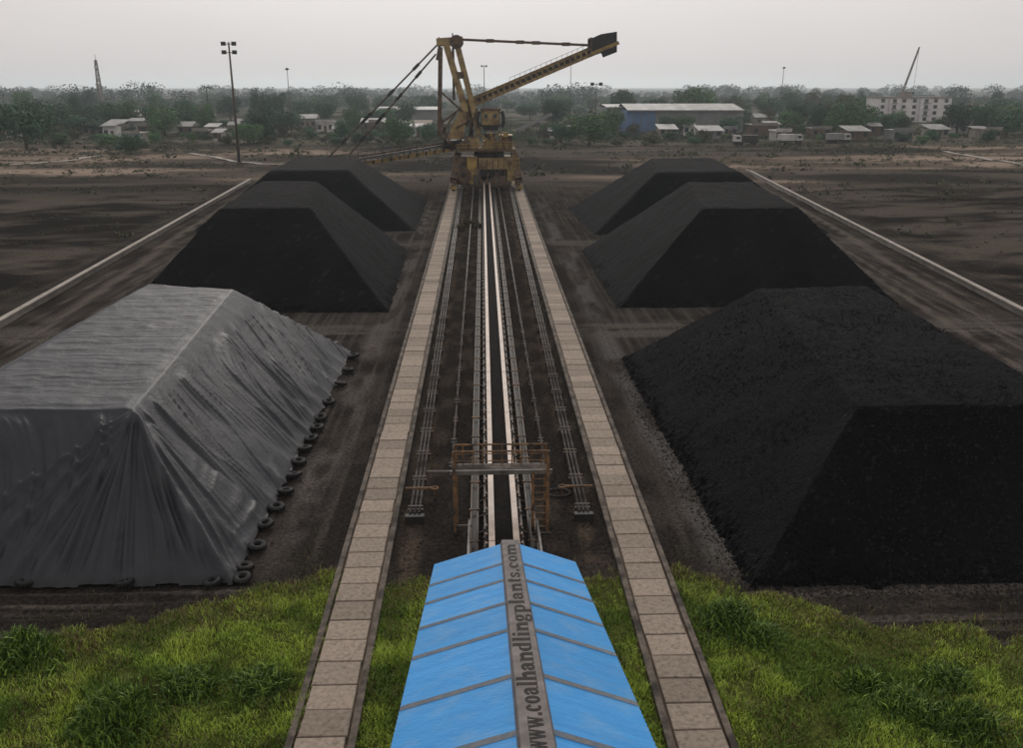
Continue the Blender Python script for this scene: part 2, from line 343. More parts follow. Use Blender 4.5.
def coal_pile(base, top, h, res, label, seed):
    xs = [p[0] for p in base]; ys = [p[1] for p in base]
    ax = np.arange(min(xs)-1, max(xs)+1, res); ay = np.arange(min(ys)-1, max(ys)+1, res); X, Y = np.meshgrid(ax, ay)
    wob = (fbm(X*.35, Y*.35, seed, 3)-.5)*.28
    Z = pile_height(X+wob*.6, Y+wob*.6, base, top, h)
    Z = Z+(fbm(X*.8, Y*.8, seed+1, 4)-.5)*.13+(fbm(X*2.2, Y*2.2, seed+2, 3)-.5)*.06
    rs = np.random.RandomState(seed); Z = Z+rs.uniform(-.018, .018, Z.shape)*min(1, res/.14)
    foot = ss(.9, 0, Z); Z = Z+foot*(rs.uniform(-.05, .12, Z.shape))
    gz = gh(X, Y)-.12; Z = np.maximum(Z, gz)
    tint = (.45+1.1*fbm(X*.35, Y*.35, seed+5, 5))[..., None]*np.ones(3)
    tint = tint*(1+(rs.rand(*Z.shape) > .98)[..., None]*rs.uniform(.5, 2.6, Z.shape)[..., None])
    o = link('coal_pile', gridmesh('coal_pile', X, Y, Z, M['coal'], res > .3, tint.reshape(-1, 3)))
    return tag(o, label, 'coal pile', 'coal stockpiles in the yard')
def ptop(f0, f1, b1, b0, hf, hb):
    return [tuple(gp(*f0, hf).xy), tuple(gp(*f1, hf).xy), tuple(gp(*b1, hb).xy), tuple(gp(*b0, hb).xy)]
coal_pile([(8.3, 24.6), (27.0, 24.6), (27.0, 50.5), (7.85, 49.4)], ptop((870, 405), (1062, 405), (877, 287), (748, 287), 4.2, 5.15), (4.2, 5.15), .11, 'large near black coal pile with flat sloping top right of the tracks', 100)
xR2 = gp(903, 308).x; xR3 = gp(832, 235).x; xL2 = gp(125, 312).x; xL3 = gp(196, 231).x
coal_pile([(9.5, 62.0), (xR2, 62.0), (xR2, 85.7), (9.4, 85.7)], ptop((711, 207.5), (794, 207.5), (757, 182), (680, 182), 6.05, 6.95), (6.05, 6.95), .25, 'middle coal pile in the right row behind the largest black one', 200)
coal_pile([(11.7, 94.8), (xR3, 94.8), (xR3, 117.5), (11.2, 116.9)], ptop((660, 171.5), (737, 172), (715, 158), (647, 158), 5.9, 6.75), (5.9, 6.75), .35, 'farthest coal pile in the right row near the yellow machine', 300)
coal_pile([(xL2, 61.3), (-6.7, 61.3), (-7.2, 85.7), (xL2, 86)], ptop((219, 208), (294, 208), (330, 181), (262, 181), 6.1, 7.1), (6.1, 7.1), .25, 'black coal pile directly behind the tarpaulin covered heap', 400)
coal_pile([(xL3, 98.1), (-7.4, 98.1), (-7.7, 124.9), (xL3, 125.5)], ptop((272, 170), (348, 170), (356, 157.5), (295, 157.5), 5.9, 6.35), (5.9, 6.35), .35, 'farthest coal pile in the left row under the machine boom', 500)
PILES_ = [([(8.3, 24.6), (27.0, 24.6), (27.0, 50.5), (7.85, 49.4)], ptop((870, 405), (1062, 405), (877, 287), (748, 287), 4.2, 5.15), (4.2, 5.15))]
# loose lumps around the feet of the near piles and on the yard: past counting
rs = np.random.RandomState(3)
def lumps(name, P, S, m, label):
    n = len(P); dirs = np.array([[1,0,0],[0,1,0],[-1,0,0],[0,-1,0],[0,0,1],[0,0,-.6]], float)
    V = P[:, None, :]+dirs[None]*S[:, None, None]*rs.uniform(.6, 1.3, (n, 6, 1))
    T = np.array([[0,1,4],[1,2,4],[2,3,4],[3,0,4],[1,0,5],[2,1,5],[3,2,5],[0,3,5]])
    F = (T[None]+np.arange(n)[:, None, None]*6).reshape(-1, 3)
    o = link(name, npmesh(name, V.reshape(-1, 3), F, m, False)); tag(o, label, kind='stuff'); return o
def along(a, b, n, sp):
    t = rs.rand(n); p = np.array(a)[None]*(1-t[:, None])+np.array(b)[None]*t[:, None]; p = p+rs.normal(0, sp, (n, 2))
    return p
P = np.vstack([along((8.0, 24.5), (7.7, 49), 1500, .3), along((8, 24.3), (20, 24.3), 1800, .35), along((9.2, 62), (9.3, 86), 500, .35), along((-6.6, 61), (-7, 86), 500, .35), along((-7, 61), (-15, 61), 300, .4)])
P3 = np.column_stack([P, gh(P[:, 0], P[:, 1])]); lumps('coal_lumps', P3, rs.uniform(.015, .055, len(P)), M['stone'], 'loose coal lumps fallen round the pile feet')
_b, _t, _h2 = PILES_[0]; n = 16000; X = rs.uniform(8.2, 22, n); Y = 24.5+rs.rand(n)**1.3*26; Z = pile_height(X, Y, _b, _t, _h2); k = Z > .05
lumps('coal_lumps', np.column_stack([X, Y, Z])[k], (rs.uniform(.25, 1, n)**3*.06+.012)[k], M['coallump'], 'loose coal lumps lying on the near right pile')
n = 5200; X = np.concatenate([rs.uniform(-3.1, 4.3, n//2), rs.uniform(-14, 14, n-n//2)]); Y = np.concatenate([25+rs.rand(n//2)**1.6*60, 21.5+rs.rand(n-n//2)**1.6*70])
k = (lane(X) > .95) & (Y > gbound(X, Y)-.3); X = X[k]; Y = Y[k]
lumps('gravel', np.column_stack([X, Y, gh(X, Y)]), rs.uniform(.012, .05, len(X)), M['stone'], 'scattered grit and stones on the yard floor')

# ------------------------------------------------------------------ tarpaulin covered heap
def tarp():
    base = [(-27.0, 25.1), (-7.75, 25.1), (-7.65, 51.4), (-27, 56)]; top = [(-18.2, 30.2), (-12.35, 30.2), (-13.2, 47.2), (-18.9, 47.2)]; h = (4.2, 4.95)
    res = .052; ax = np.arange(-27.6, -7.0, res); ay = np.arange(24.2, 57, res); X, Y = np.meshgrid(ax, ay)
    # hem wanders in and out between the weights
    hem = .14*np.abs(np.sin((Y-24)*math.pi/1.75))
    Z = pile_height(X+(X > -10)*hem*ss(1.4, .2, np.minimum(pile_height(X, Y, base, top, h), 3)), Y, base, top, h)
    Z0 = Z.copy(); H = 4.2
    cx0, cy0 = -12.35, 30.2
    ph = np.arctan2(Y-cy0, X-cx0); r = np.hypot(X-cx0, Y-cy0)
    def crease(a, b, s, p=5, o=2):
        n = fbm(a, b, s, o); return (1-np.abs(2*n-1))**p-.25
    down = np.clip(1-Z0/H, 0, 1); on = (down > .01)
    wx = (fbm(X*.25, Y*.25, 95, 2)-.5)*2.2
    fanw = ss(1.5, .2, np.abs(ph+math.pi/4+.15))*ss(.1, 1.0, r)
    fan = (crease(ph*6.5, r*.05, 71, 5)*.34+crease(ph*15, r*.08, 72, 4)*.17)*ss(.8, 2.6, r)*(.6+.6*ss(-.8, -1.1, ph))
    side = ss(-12.42, -12.25, X+(Y-30)*.05)
    uu = Y+(X+12.4)*.75+wx
    slant = crease(uu*.7, X*.07, 73, 7)*.15+crease(uu*2.2, X*.16, 74, 7)*.11+crease(uu*4.4, X*.35, 79, 3)*.07
    fr = ss(30.25, 30.05, Y)
    vv = X+(Y-30)*.55*np.sign(-12.4-X)*np.clip((-12.4-X)*.25, 0, 1)+wx
    hang = crease(vv*.5, Y*.07, 76, 7)*.24+crease(vv*1.6, Y*.14, 77, 7)*.16+crease(vv*3.9, Y*.35, 90, 3)*.07
    topw = (1-side)*(1-fr)
    cross = crease(X*.22+wx, Y*1.0, 78, 3)*.045+crease(X*.5, Y*2.4, 81, 2)*.03
    lines = np.zeros_like(X)
    T_ = [(18, 582, .12, 1), (40, 582, .08, .7), (58, 582, .16, 1), (72, 582, .12, .8), (92, 582, .07, .6), (112, 582, .13, .8), (126, 582, .15, .8), (148, 582, .08, .6), (170, 582, .09, .7), (190, 581, .12, .9), (205, 580, .20, 1.1), (222, 578, .18, 1), (238, 572, .16, 1),
          (244, 556, .13, 1), (250, 540, .10, 1), (-30, 582, .12, .9), (-10, 560, .09, .8)]
    for (tx, ty, am_, wd_) in T_:
        g_ = gp(tx, ty, .1); dx_, dy_ = g_.x-cx0, g_.y-cy0; L_ = math.hypot(dx_, dy_); dx_ /= L_; dy_ /= L_
        al = (X-cx0)*dx_+(Y-cy0)*dy_; pe = (X-cx0)*-dy_+(Y-cy0)*dx_; pe = pe+(vn(al*.5+tx, al*0, 97)-.5)*.22*np.clip(al/3, 0, 1)
        wv = (.04+.013*np.clip(al, 0, 9))*wd_*1.3
        lines = lines+np.where(al > 0, am_*(np.exp(-(pe/wv)**2)-.6*np.exp(-((pe-2.0*wv)/wv)**2))*ss(0, .8, al), 0)
    edge_in = ss(0, .45, -(X+(Y-30)*.05+12.35)); cross = cross*edge_in
    W = lines*on*(1-ss(L_*1.3, L_*1.6, r)*0)+(fan*.5*fr*fanw+(slant*side*(1-fr)+hang*fr)*(1-fanw*.85))*ss(0, .12, down)*on+cross*topw
    Z = Z+W*np.clip(Z0*1.6, 0, 1)-.02
    rr = fbm(X*1.5, Y*1.5, 82, 4); Z = Z+(rr-.5)*.07
    lip = gh(X, Y)+.035+.05*(fbm(X*2.2, Y*2.2, 83, 3))+.03*crease(X*2+Y*2.3, Y*.5, 84)
    Z = np.where(Z < lip, lip, Z)
    # cut the sheet to an irregular outline
    ex = -.02-.10*fbm(X*1.3, Y*1.3, 85, 3); inside = (Z0 > -ex)
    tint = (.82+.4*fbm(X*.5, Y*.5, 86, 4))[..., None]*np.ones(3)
    hem_dim = (ss(.35, .05, Z0)*1.1)[..., None]; tint = tint*(1-hem_dim*.5)  # hem darkened in the tint to offset the sky glare on it
    ny, nx = X.shape; i = np.arange(ny*nx).reshape(ny, nx)
    ok = inside[:-1, :-1] & inside[1:, 1:] & inside[1:, :-1] & inside[:-1, 1:]
    F = np.stack([i[:-1, :-1][ok], i[:-1, 1:][ok], i[1:, 1:][ok], i[1:, :-1][ok]], 1)
    V = np.stack([X.ravel(), Y.ravel(), Z.ravel()], 1); used = np.unique(F); mp_ = np.zeros(len(V), int); mp_[used] = np.arange(len(used))
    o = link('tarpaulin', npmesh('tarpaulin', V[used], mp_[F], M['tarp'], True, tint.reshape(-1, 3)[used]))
    tag(o, 'grey wrinkled tarpaulin sheet covering the near left coal heap', 'tarpaulin')
tarp()
ORD = ['first', 'second', 'third', 'fourth', 'fifth', 'sixth', 'seventh', 'eighth', 'ninth', 'tenth', 'eleventh', 'twelfth', 'thirteenth', 'fourteenth', 'fifteenth', 'sixteenth']
def tyre_meshes():
    ms = []
    for k in range(3):
        m = MB(); m.torus((0, 0, .09), .19, .09, n=18, m=8, flat=1)
        for a in range(18):      # tread blocks
            t = 2*math.pi*a/18; c = Vector((math.cos(t)*.278, math.sin(t)*.278, .09)); m.beam(c-Vector((0, 0, .055)), c+Vector((0, 0, .055)), .028, .04)
        ms.append(m.mesh('tyre', M['rubber'], smooth=False))
    return ms
TM = tyre_meshes()
side_px = [(247,569),(259,548),(269.5,526),(278.5,509),(287,493),(294.6,477),(301.5,463),(308,450),(313,440),(318,429),(322,419),(331,403),(341,385),(349.5,371),(356.5,357)]
for i, (px, py) in enumerate(side_px):
    p = gp(px, py, .1); s = 1.0
    o = link('tyre', TM[i % 3], None, (p.x+random.uniform(-.14, .02), p.y, .10)); o.scale = (1.08,)*3; o.rotation_euler = (random.uniform(-.12, .12), random.uniform(-.1, .25), random.random()*6)
    tag(o, f'black tyre holding down the tarpaulin hem along the track side, {ORD[i]} from the near corner', 'tyre', 'tyres weighing down the tarpaulin')
for i, (px, py, lb) in enumerate([(25, 585, 'leftmost black tyre on the front hem of the tarpaulin'), (125, 585, 'middle black tyre on the front hem of the tarpaulin'), (213, 584, 'black tyre on the front hem left of the tarpaulin corner'), (243, 580, 'black tyre at the gathered near corner of the tarpaulin')]):
    p = gp(px, py, .1); o = link('tyre', TM[i % 3], None, (p.x, p.y, .10)); o.rotation_euler = (-.15, .05, i); tag(o, lb, 'tyre', 'tyres weighing down the tarpaulin')

# ------------------------------------------------------------------ low walls along the outer edges
def low_wall(a, b, label, hgt=.45, wd=.42):
    a = Vector((*a, 0)); b = Vector((*b, 0)); d = (b-a).normalized(); m = MB(); n = int((b-a).length/4)
    root = empty('low_wall', a, label, 'wall')
    m = MB().beam(a+Vector((0, 0, hgt/2-.3)), b+Vector((0, 0, hgt/2-.3)), wd*.7, hgt+.5); m.build('wall_body', M['cream'], root)
    me = None
    for i in range(n):
        p = a+d*(4*i+.03); q = a+d*(4*i+3.97)
        MB().beam(p+Vector((0, 0, hgt)), q+Vector((0, 0, hgt)), wd, .09).build('coping', M['wall'], root)
low_wall((-28.4, 12), (-38.3, 153), 'low pale wall running along the left edge of the yard')
low_wall((32.0, 14), (48.6, 168), 'low pale wall running along the right edge of the yard')

# ------------------------------------------------------------------ conveyor between the paths
CVX = .58
cv = empty('belt_conveyor', (CVX, 18, 0), 'long dark belt conveyor with two pale edge strips between the slab paths', 'conveyor')
Y0, Y1 = 20.0, 139.5
m = MB(); xs = [-.40, -.22, .22, .40]; zs = [.99, .86, .86, .99]
for k in range(3):
    a, b = xs[k]+CVX, xs[k+1]+CVX
    m.add([(a, Y0, zs[k]), (b, Y0, zs[k+1]), (b, Y1, zs[k+1]), (a, Y1, zs[k]), (a, Y0, zs[k]-.02), (b, Y0, zs[k+1]-.02), (b, Y1, zs[k+1]-.02), (a, Y1, zs[k]-.02)], [(0,1,2,3),(7,6,5,4),(0,4,5,1),(3,2,6,7)])
m.build('belt', M['belt'], cv)
MB().box(CVX-.36, Y0, .38, CVX+.36, Y1, .40).build('return_belt', M['belt'], cv)
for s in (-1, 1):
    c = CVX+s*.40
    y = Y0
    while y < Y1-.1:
        L_ = min(6.0, Y1-y); MB().box(c-.10, y+.02, 1.0, c+.10, y+L_-.02, 1.035).build('edge_strip', M['strip'], cv); y += 6  # flat pale strips along both belt edges
    MB().box(CVX+s*.62-.04, Y0, .62, CVX+s*.62+.04, Y1, .78).build('stringer', M['steel'], cv)
im = MB()
im.box(-.62, -.04, .70, .62, .04, .76)
for s in (-1, 1): im.tube((s*.22, 0, .80), (s*.40, 0, .92), .05, 7); im.beam((s*.64, 0, 0), (s*.64, 0, .85), .07); im.beam((s*.64, 0, .1), (s*.95, 0, -.05), .06)
im.tube((-.2, 0, .80), (.2, 0, .80), .05, 7)
for s in (-1, 1): im.box(s*.56-.035, -.05, .8, s*.56+.035, .05, .97)
ime = im.mesh('idler_frame', M['steel'])
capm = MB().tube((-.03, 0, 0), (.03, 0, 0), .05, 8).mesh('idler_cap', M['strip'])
y = Y0+.4
while y < Y1:
    fr = link('idler_frame', ime, cv, (0, y-18, 0))
    if y < 40:
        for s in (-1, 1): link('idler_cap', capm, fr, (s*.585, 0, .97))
    y += .62 if y < 27 else 1.25
# buried pull-cord channels beside the conveyor
for sgn, xo in ((-1, -.42), (1, 1.62)):
    r0 = empty('cable_channel', (xo, 24, 0), 'narrow dark channel left of the conveyor belt' if sgn < 0 else 'narrow dark channel right of the conveyor belt', 'channel')
    for e in (-.12, .12): MB().box(xo+e-.03, 24, -.05, xo+e+.03, 138, .24).build('channel_side', M['steel'], r0)
    MB().box(xo-.09, 24, -.04, xo+.09, 138, .10).build('channel_bed', M['dark'], r0)
    yy = 25
    while yy < 100: MB().box(xo-.2, yy, .24, xo+.2, yy+.07, .28).build('clamp', M['rust'], r0); yy += 2.4

def pipe_bundle(x0, x1, ya, yb, label, offs, r=.05, z=.34):
    root = empty('pipe_run', (x0, ya, 0), label, 'pipes', 'pipe runs beside the conveyor')
    dx = (x1-x0)/(yb-ya)
    for o in offs: MB().tube((x0+o, ya, z), (x1+o, yb, z), r, 8).build('pipe', M['pipe'], root, True)
    sm = MB()
    hw = max(abs(o) for o in offs)+.12
    sm.box(-hw, -.05, z-r-.07, hw, .05, z-r-.004)
    for s in (-1, 1): sm.beam((s*(hw-.05), 0, -.1), (s*(hw-.05), 0, z-r-.02), .06)
    sm.box(-hw, -.03, z+r+.004, hw, .03, z+r+.03)
    sme = sm.mesh('pipe_support', M['steel']); y = ya+.4; k = 0
    while y < yb: link('pipe_support', sme, root, (dx*(y-ya), y-ya, 0)); y += 2.6; k += 1
    return root
for (x0, x1, lb, sg) in ((-2.57, -3.25, 'run of three rusty pipes left of the conveyor ending in a block', -1), (3.53, 4.15, 'run of three rusty pipes right of the conveyor ending in a block', 1)):
    p = pipe_bundle(x0, x1, 29.5, 139, lb, (-.155, 0, .155))
    MB().box(x0-.34, 29.25, -.05, x0+.34, 29.5, .30).build('end_block', M['dark'], p)
    MB().beam((x0-.5, 31.4, .42), (x0+.55, 31.4, .42), .07).build('cross_bar', M['rust'], p)
    MB().torus((x0-sg*.62, 31.4, .42), .13, .03, (0, 0, 1), 12, 6).build('valve_wheel', M['rust'], p)
    MB().tube((x0-sg*.62, 31.4, 0), (x0-sg*.62, 31.4, .42), .03).build('valve_stem', M['rust'], p)
pipe_bundle(-1.36, -1.45, 33.5, 139, 'single dusty pipe between the left pipe run and conveyor', (0, ), .055, .3)
pipe_bundle(2.42, 2.36, 33.5, 139, 'single dusty pipe between the right pipe run and conveyor', (0, ), .055, .3)
def hose(pts, label, r=.03):
    root = MB(); 
    for a, b in zip(pts[:-1], pts[1:]): root.tube(a, b, r, 6)
    return tag(root.build('hose', M['dark'], None, True, True), label, 'hose')
hose([(2.35+.45*math.cos(t)+.45, 31.6+.35*math.sin(t), .06) for t in np.linspace(0, 6.2, 16)], 'loop of black hose left of the right pipe run end')

# ------------------------------------------------------------------ crossover platform
YP = 28.6
zd = at(500, 470, YP).z; xl = at(454, 470, YP).x; xr = at(548, 470, YP).x; zr = at(500, 451, YP).z
co = empty('crossover_platform', ((xl+xr)/2, YP, 0), 'rusty steel crossover platform with railings bridging the conveyor belt', 'platform')
for k in range(3):
    MB().box(xl-.05, YP+.05+k*.15, zd-.03, xr+.05, YP+.18+k*.15, zd+.01).build('deck_plank', M['kerb'], co)
MB().beam((xl-.15, YP, zd-.08), (xr+.15, YP, zd-.08), .07, .16).build('edge_beam', M['pipe'], co)
MB().beam((xl, YP+.55, zd-.08), (xr, YP+.55, zd-.08), .07, .16).build('edge_beam', M['steel'], co)
MB().tube((xl-.95, YP+.02, zd-.03), (xl-.08, YP+.02, zd-.03), .035).build('side_pipe', M['pipe'], co)
for x in (xl, xr, xr-.52):
    MB().beam((x, YP-.02, -.1), (x, YP-.02, zr if x != xr-.52 else zd-.1), .10).build('post', M['rust'], co)
for x in (xl+.05, xr-.05): MB().beam((x, YP+.62, -.1), (x, YP+.62, zr+.0), .09).build('post', M['rust'], co)
for yy in (YP+.60, YP-.02):
    n = 9 if yy > YP+.4 else 0
    MB().tube((xl, yy, zr), (xr, yy, zr), .035).build('hand_rail', M['rust'], co)
    MB().tube((xl, yy, (zr+zd)/2), (xr, yy, (zr+zd)/2), .018).build('mid_rail', M['rust'], co)
    for k in range(n): x = xl+.3+(xr-xl-.5)*k/(n-1); MB().beam((x, yy, zd), (x, yy, zr), .045).build('rail_post', M['rust'], co)
for k in range(9): MB().tube((xr-.52, YP-.03, .2+k*.26), (xr, YP-.03, .2+k*.26), .018, 6).build('rung', M['rust'], co)
MB().beam((xl, YP, .25), (xl+.6, YP, .25), .05).build('brace', M['steel'], co)
MB().beam((xr-.7, YP-.4, .12), (xr+.1, YP-.4, .12), .06).build('brace', M['dark'], co)
# tail frame by the gallery mouth
tf = empty('tail_frame', (CVX, 25.5, 0), 'small dark steel frame around the conveyor just beyond the blue roof', 'frame')
for s in (-1, 1):
    MB().beam((CVX+s*1.15, 24.6, 0), (CVX+s*1.15, 24.6, 1.2), .08).build('post', M['steel'], tf)
    MB().beam((CVX+s*1.15, 27.6, 0), (CVX+s*1.15, 27.6, 1.0), .08).build('post', M['steel'], tf)
    MB().beam((CVX+s*1.15, 24.6, 1.1), (CVX+s*1.15, 27.6, .95), .07).build('side_rail', M['pipe'], tf)
    MB().beam((CVX+s*.92, 22.0, .5), (CVX+s*.92, 28.4, .5), .06, .3).build('skirt', M['dark'], tf)

# ------------------------------------------------------------------ blue roofed gallery
SL = .2955
GY0, GY1 = 20.9, 6.9
def ez(y): return 3.12+(GY0-y)*SL
XL, XR_, XRG, RISE = -1.36, 2.33, .61, .64
ga = empty('conveyor_gallery', (.5, 18, 0), 'inclined conveyor gallery with bright blue sheet roof and lettered ridge', 'gallery')
bands_px = [561, 577.5, 600, 627, 672.5, 729]
def ridge_y(py):
    d = ray(518, py); best = None
    lo, hi = 5.0, 22.0        # solve height on the ridge line = height on the sight line
    for _ in range(50):
        m_ = (lo+hi)/2; t = m_/d.y; f = CAMZ+d.z*t-(ez(m_)+RISE)
        if f > 0: lo = m_
        else: hi = m_
    return (lo+hi)/2
bands = [ridge_y(p) for p in bands_px]
print('bands', [round(b, 2) for b in bands])
while bands[-1] > GY1+2: bands.append(bands[-1]-1.85)
edges = [GY0]+bands+[GY1]
for s, xe in ((-1, XL), (1, XR_)):
    for k in range(len(edges)-1):
        ya, yb = edges[k]-.004, edges[k+1]+.004; m = MB(); n = max(6, int((ya-yb)/.075)); top_ = []
        for i in range(n+1):
            y = ya+(yb-ya)*i/n; dz = .018*(1 if i % 2 else -1)
            top_ += [(XRG+s*.06, y, ez(y)+RISE*(1-.06/1.85)+dz), (xe, y, ez(y)+dz)]
        nn = len(top_); vs = top_+[(x, y, z-.012) for x, y, z in top_]; fs = []
        for i in range(n):
            a = 2*i; q = (a, a+1, a+3, a+2) if s < 0 else (a+2, a+3, a+1, a); fs += [q, tuple(j+nn for j in q[::-1])]
        m.add(vs, fs).build('roof_sheet', M['bluesheet'], ga)
    for k, y in enumerate(bands):
        e = .995
        xq = XRG+(xe-XRG)*e; zq = ez(y)+RISE*(1-e); hw = .085
        p0 = Vector((XRG+s*.2, y, ez(y)+RISE*(1-.2/1.85)+.026)); p1 = Vector((xq, y, zq+.026))
        sl = Vector((0, -hw, hw*SL)); up = Vector((0, 0, .012))
        MB().add([p0-sl, p1-sl, p1+sl, p0+sl, p0-sl-up, p1-sl-up, p1+sl-up, p0+sl-up], [(0,1,2,3),(3,2,1,0),(4,5,6,7),(0,4,5,1),(3,2,6,7),(1,5,6,2)]).build('seam_strip', M['seam'], ga)
    MB().beam((xe-s*.02, GY0, ez(GY0)-.07), (xe-s*.02, GY1, ez(GY1)-.07), .05, .1).build('eave_rail', M['steel'], ga)
    # side wall posts, lower chord and trestle legs
    MB().beam((xe-s*.3, GY0-.1, ez(GY0)-2.35), (xe-s*.3, GY1, ez(GY1)-2.35), .14, .22).build('lower_chord', M['steel'], ga)
    y = GY0-.15
    while y > GY1+.2:
        MB().beam((xe-s*.3, y, ez(y)-2.3), (xe-s*.3, y, ez(y)-.05), .1).build('side_post', M['steel'], ga); y -= 2.0
    for y in (19.5, 14.0, 9.0): MB().beam((xe-s*.3, y, 0), (xe-s*.3, y, ez(y)-2.3), .22).build('trestle_leg', M['steel'], ga)
MB().add([(XL+.35, GY0, ez(GY0)-2.2), (XR_-.35, GY0, ez(GY0)-2.2), (XR_-.35, GY1, ez(GY1)-2.2), (XL+.35, GY1, ez(GY1)-2.2)], [(0, 1, 2, 3)]).build('gallery_floor', M['steel'], ga)
MB().add([(XL, GY0-.06, ez(GY0)-.03), (XR_, GY0-.06, ez(GY0)-.03), (XRG, GY0-.06, ez(GY0)+RISE-.03)], [(0, 1, 2)]).build('gable_sheet', M['steel'], ga)
CW = .21        # half width of the flat ridge cap
zc = lambda y: ez(y)+RISE+.035
MB().add([(XRG-CW, GY0+.02, zc(GY0+.02)), (XRG+CW, GY0+.02, zc(GY0+.02)), (XRG+CW, GY1, zc(GY1)), (XRG-CW, GY1, zc(GY1)),
          (XRG-CW-.04, GY0+.02, zc(GY0)-.11), (XRG+CW+.04, GY0+.02, zc(GY0)-.11), (XRG+CW+.04, GY1, zc(GY1)-.11), (XRG-CW-.04, GY1, zc(GY1)-.11)],
         [(3,2,1,0),(0,4,7,3),(1,2,6,5),(0,1,5,4)]).build('ridge_cap', M['cap'], ga)
# serif letters, cut as flat print
def glyphs():
    T, t = .29, .15; G = {}
    def rect(x0, y0, x1, y1): return [(x0, y0), (x1, y0), (x1, y1), (x0, y1)]
    def quad(xa, ya, wa, xb, yb, wb): return [(xa-wa/2, ya), (xa+wa/2, ya), (xb+wb/2, yb), (xb-wb/2, yb)]
    def arc(cx, cy, rx, ry, a0, a1, th=T, tv=t, n=12):
        o = []
        for i in range(n):
            q = []
            for a in (a0+(a1-a0)*i/n, a0+(a1-a0)*(i+1)/n):
                a = R(a); q.append(((cx+rx*math.cos(a), cy+ry*math.sin(a)), (cx+(rx-th)*math.cos(a), cy+(ry-tv)*math.sin(a))))
            o.append([q[0][0], q[1][0], q[1][1], q[0][1]])
        return o
    def stem(x, y0, y1, sb=True, st=True):
        o = [rect(x, y0, x+T, y1)]
        if sb: o.append(rect(x-.09, y0, x+T+.09, y0+.07))
        if st: o.append(rect(x-.10, y1-.08, x+.02, y1))
        return o
    G['w'] = (1.5, [quad(.22, 1, T, .48, 0, T*.8), quad(.78, 1, t, .50, 0, t), quad(.78, 1, T, 1.04, 0, T*.8), quad(1.32, 1, t, 1.06, 0, t), rect(.02, .93, .44, 1), rect(.62, .93, .96, 1), rect(1.16, .93, 1.46, 1)])
    G['c'] = (.88, arc(.47, .5, .41, .52, 55, 312)+[rect(.56, .66, .80, .86)])
    G['o'] = (.98, arc(.49, .5, .43, .52, 0, 360, n=20))
    G['a'] = (.95, arc(.36, .30, .31, .32, 60, 330, T*.85)+arc(.42, .66, .36, .36, 0, 160, T, t)+[rect(.51, .1, .78, .68), rect(.72, .0, .92, .1)]+[rect(.06, .66, .26, .84)])
    G['l'] = (.56, stem(.14, 0, 1.5))
    G['i'] = (.56, stem(.14, 0, 1)+[rect(.14, 1.18, .42, 1.44)])
    G['h'] = (1.12, stem(.14, 0, 1.5)+stem(.72, 0, .72, True, False)+arc(.70, .68, .29, .34, 0, 180, T, t*1.4, 8))
    G['n'] = (1.12, stem(.14, 0, 1)+stem(.72, 0, .72, True, False)+arc(.70, .68, .29, .34, 0, 180, T, t*1.4, 8))
    G['m'] = (1.68, stem(.14, 0, 1)+stem(.70, 0, .72, True, False)+stem(1.26, 0, .72, True, False)+arc(.68, .68, .29, .34, 0, 180, T, t*1.4, 8)+arc(1.24, .68, .29, .34, 0, 180, T, t*1.4, 8))
    G['d'] = (1.04, arc(.42, .5, .38, .52, 60, 300)+[rect(.60, .0, .60+T, 1.5), rect(.5, 1.42, .62, 1.5), rect(.86, 0, .98, .08), rect(.45, .9, .62, 1.0), rect(.45, 0, .62, .1)])
    G['p'] = (1.04, stem(.14, -.5, 1)+arc(.58, .5, .40, .52, -130, 130))
    G['g'] = (.98, arc(.42, .62, .36, .40, 0, 360, T*.85, t, 16)+arc(.44, -.18, .40, .30, 0, 360, T*.6, t*1.1, 16)+[rect(.12, .06, .40, .20), rect(.7, .86, .94, .98)])
    G['t'] = (.66, [rect(.17, .12, .17+T, 1.32), rect(.02, .90, .62, 1.0)]+arc(.42, .2, .25, .22, 180, 320, T, t))
    G['s'] = (.78, arc(.40, .74, .33, .28, 20, 240, T*.85, t*1.1)+arc(.38, .27, .33, .29, -160, 70, T*.85, t*1.1)+[quad(.16, .66, T, .62, .36, T)]+[rect(.58, .66, .70, .9), rect(.06, .1, .16, .34)])
    G['.'] = (.48, [rect(.10, 0, .38, .27)])
    return G
def lettering():
    G = glyphs(); s_ = 'www.coalhandlingplants.com'; pos = []; x = 0
    for ch in s_: pos.append(x); x += G[ch][0]
    a1 = pos[3]+.24; a2 = pos[22]+.24
    sx = .205
    rd = [(1.5, 753), (3.0, 731), (4.74, 705), (15.8, 617), (21.15, 573), (24.8, 545)]
    cf = np.polyfit([u for u, _ in rd], [ridge_y(p) for _, p in rd], 2); ly = lambda u: float(np.polyval(cf, u))
    print('fit', cf, [round(ridge_y(p)-ly(u), 2) for u, p in rd])
    for ch, p in zip(s_, pos):
        m = MB()
        for poly in G[ch][1]:
            vs = []
            for (gx_, gy_) in poly:
                yy = ly(p+gx_); vs.append((XRG+.115-gy_*sx, yy, zc(yy)+.005))
            nrm = 0
            for i in range(len(vs)):
                a, b = vs[i], vs[(i+1) % len(vs)]; nrm += a[0]*b[1]-b[0]*a[1]
            m.add(vs, [tuple(range(len(vs))) if nrm > 0 else tuple(range(len(vs)))[::-1]])
        fz = {}          # overlapping strokes of one letter are lifted a hair apart
        for fi, f in enumerate(m.f):
            for v in f: fz[v] = (fi % 9)*.0004
        m.v = [(x_, y_, z_+fz.get(i, 0)) for i, (x_, y_, z_) in enumerate(m.v)]
        m.build('letter', M['ink'], ga)
lettering()

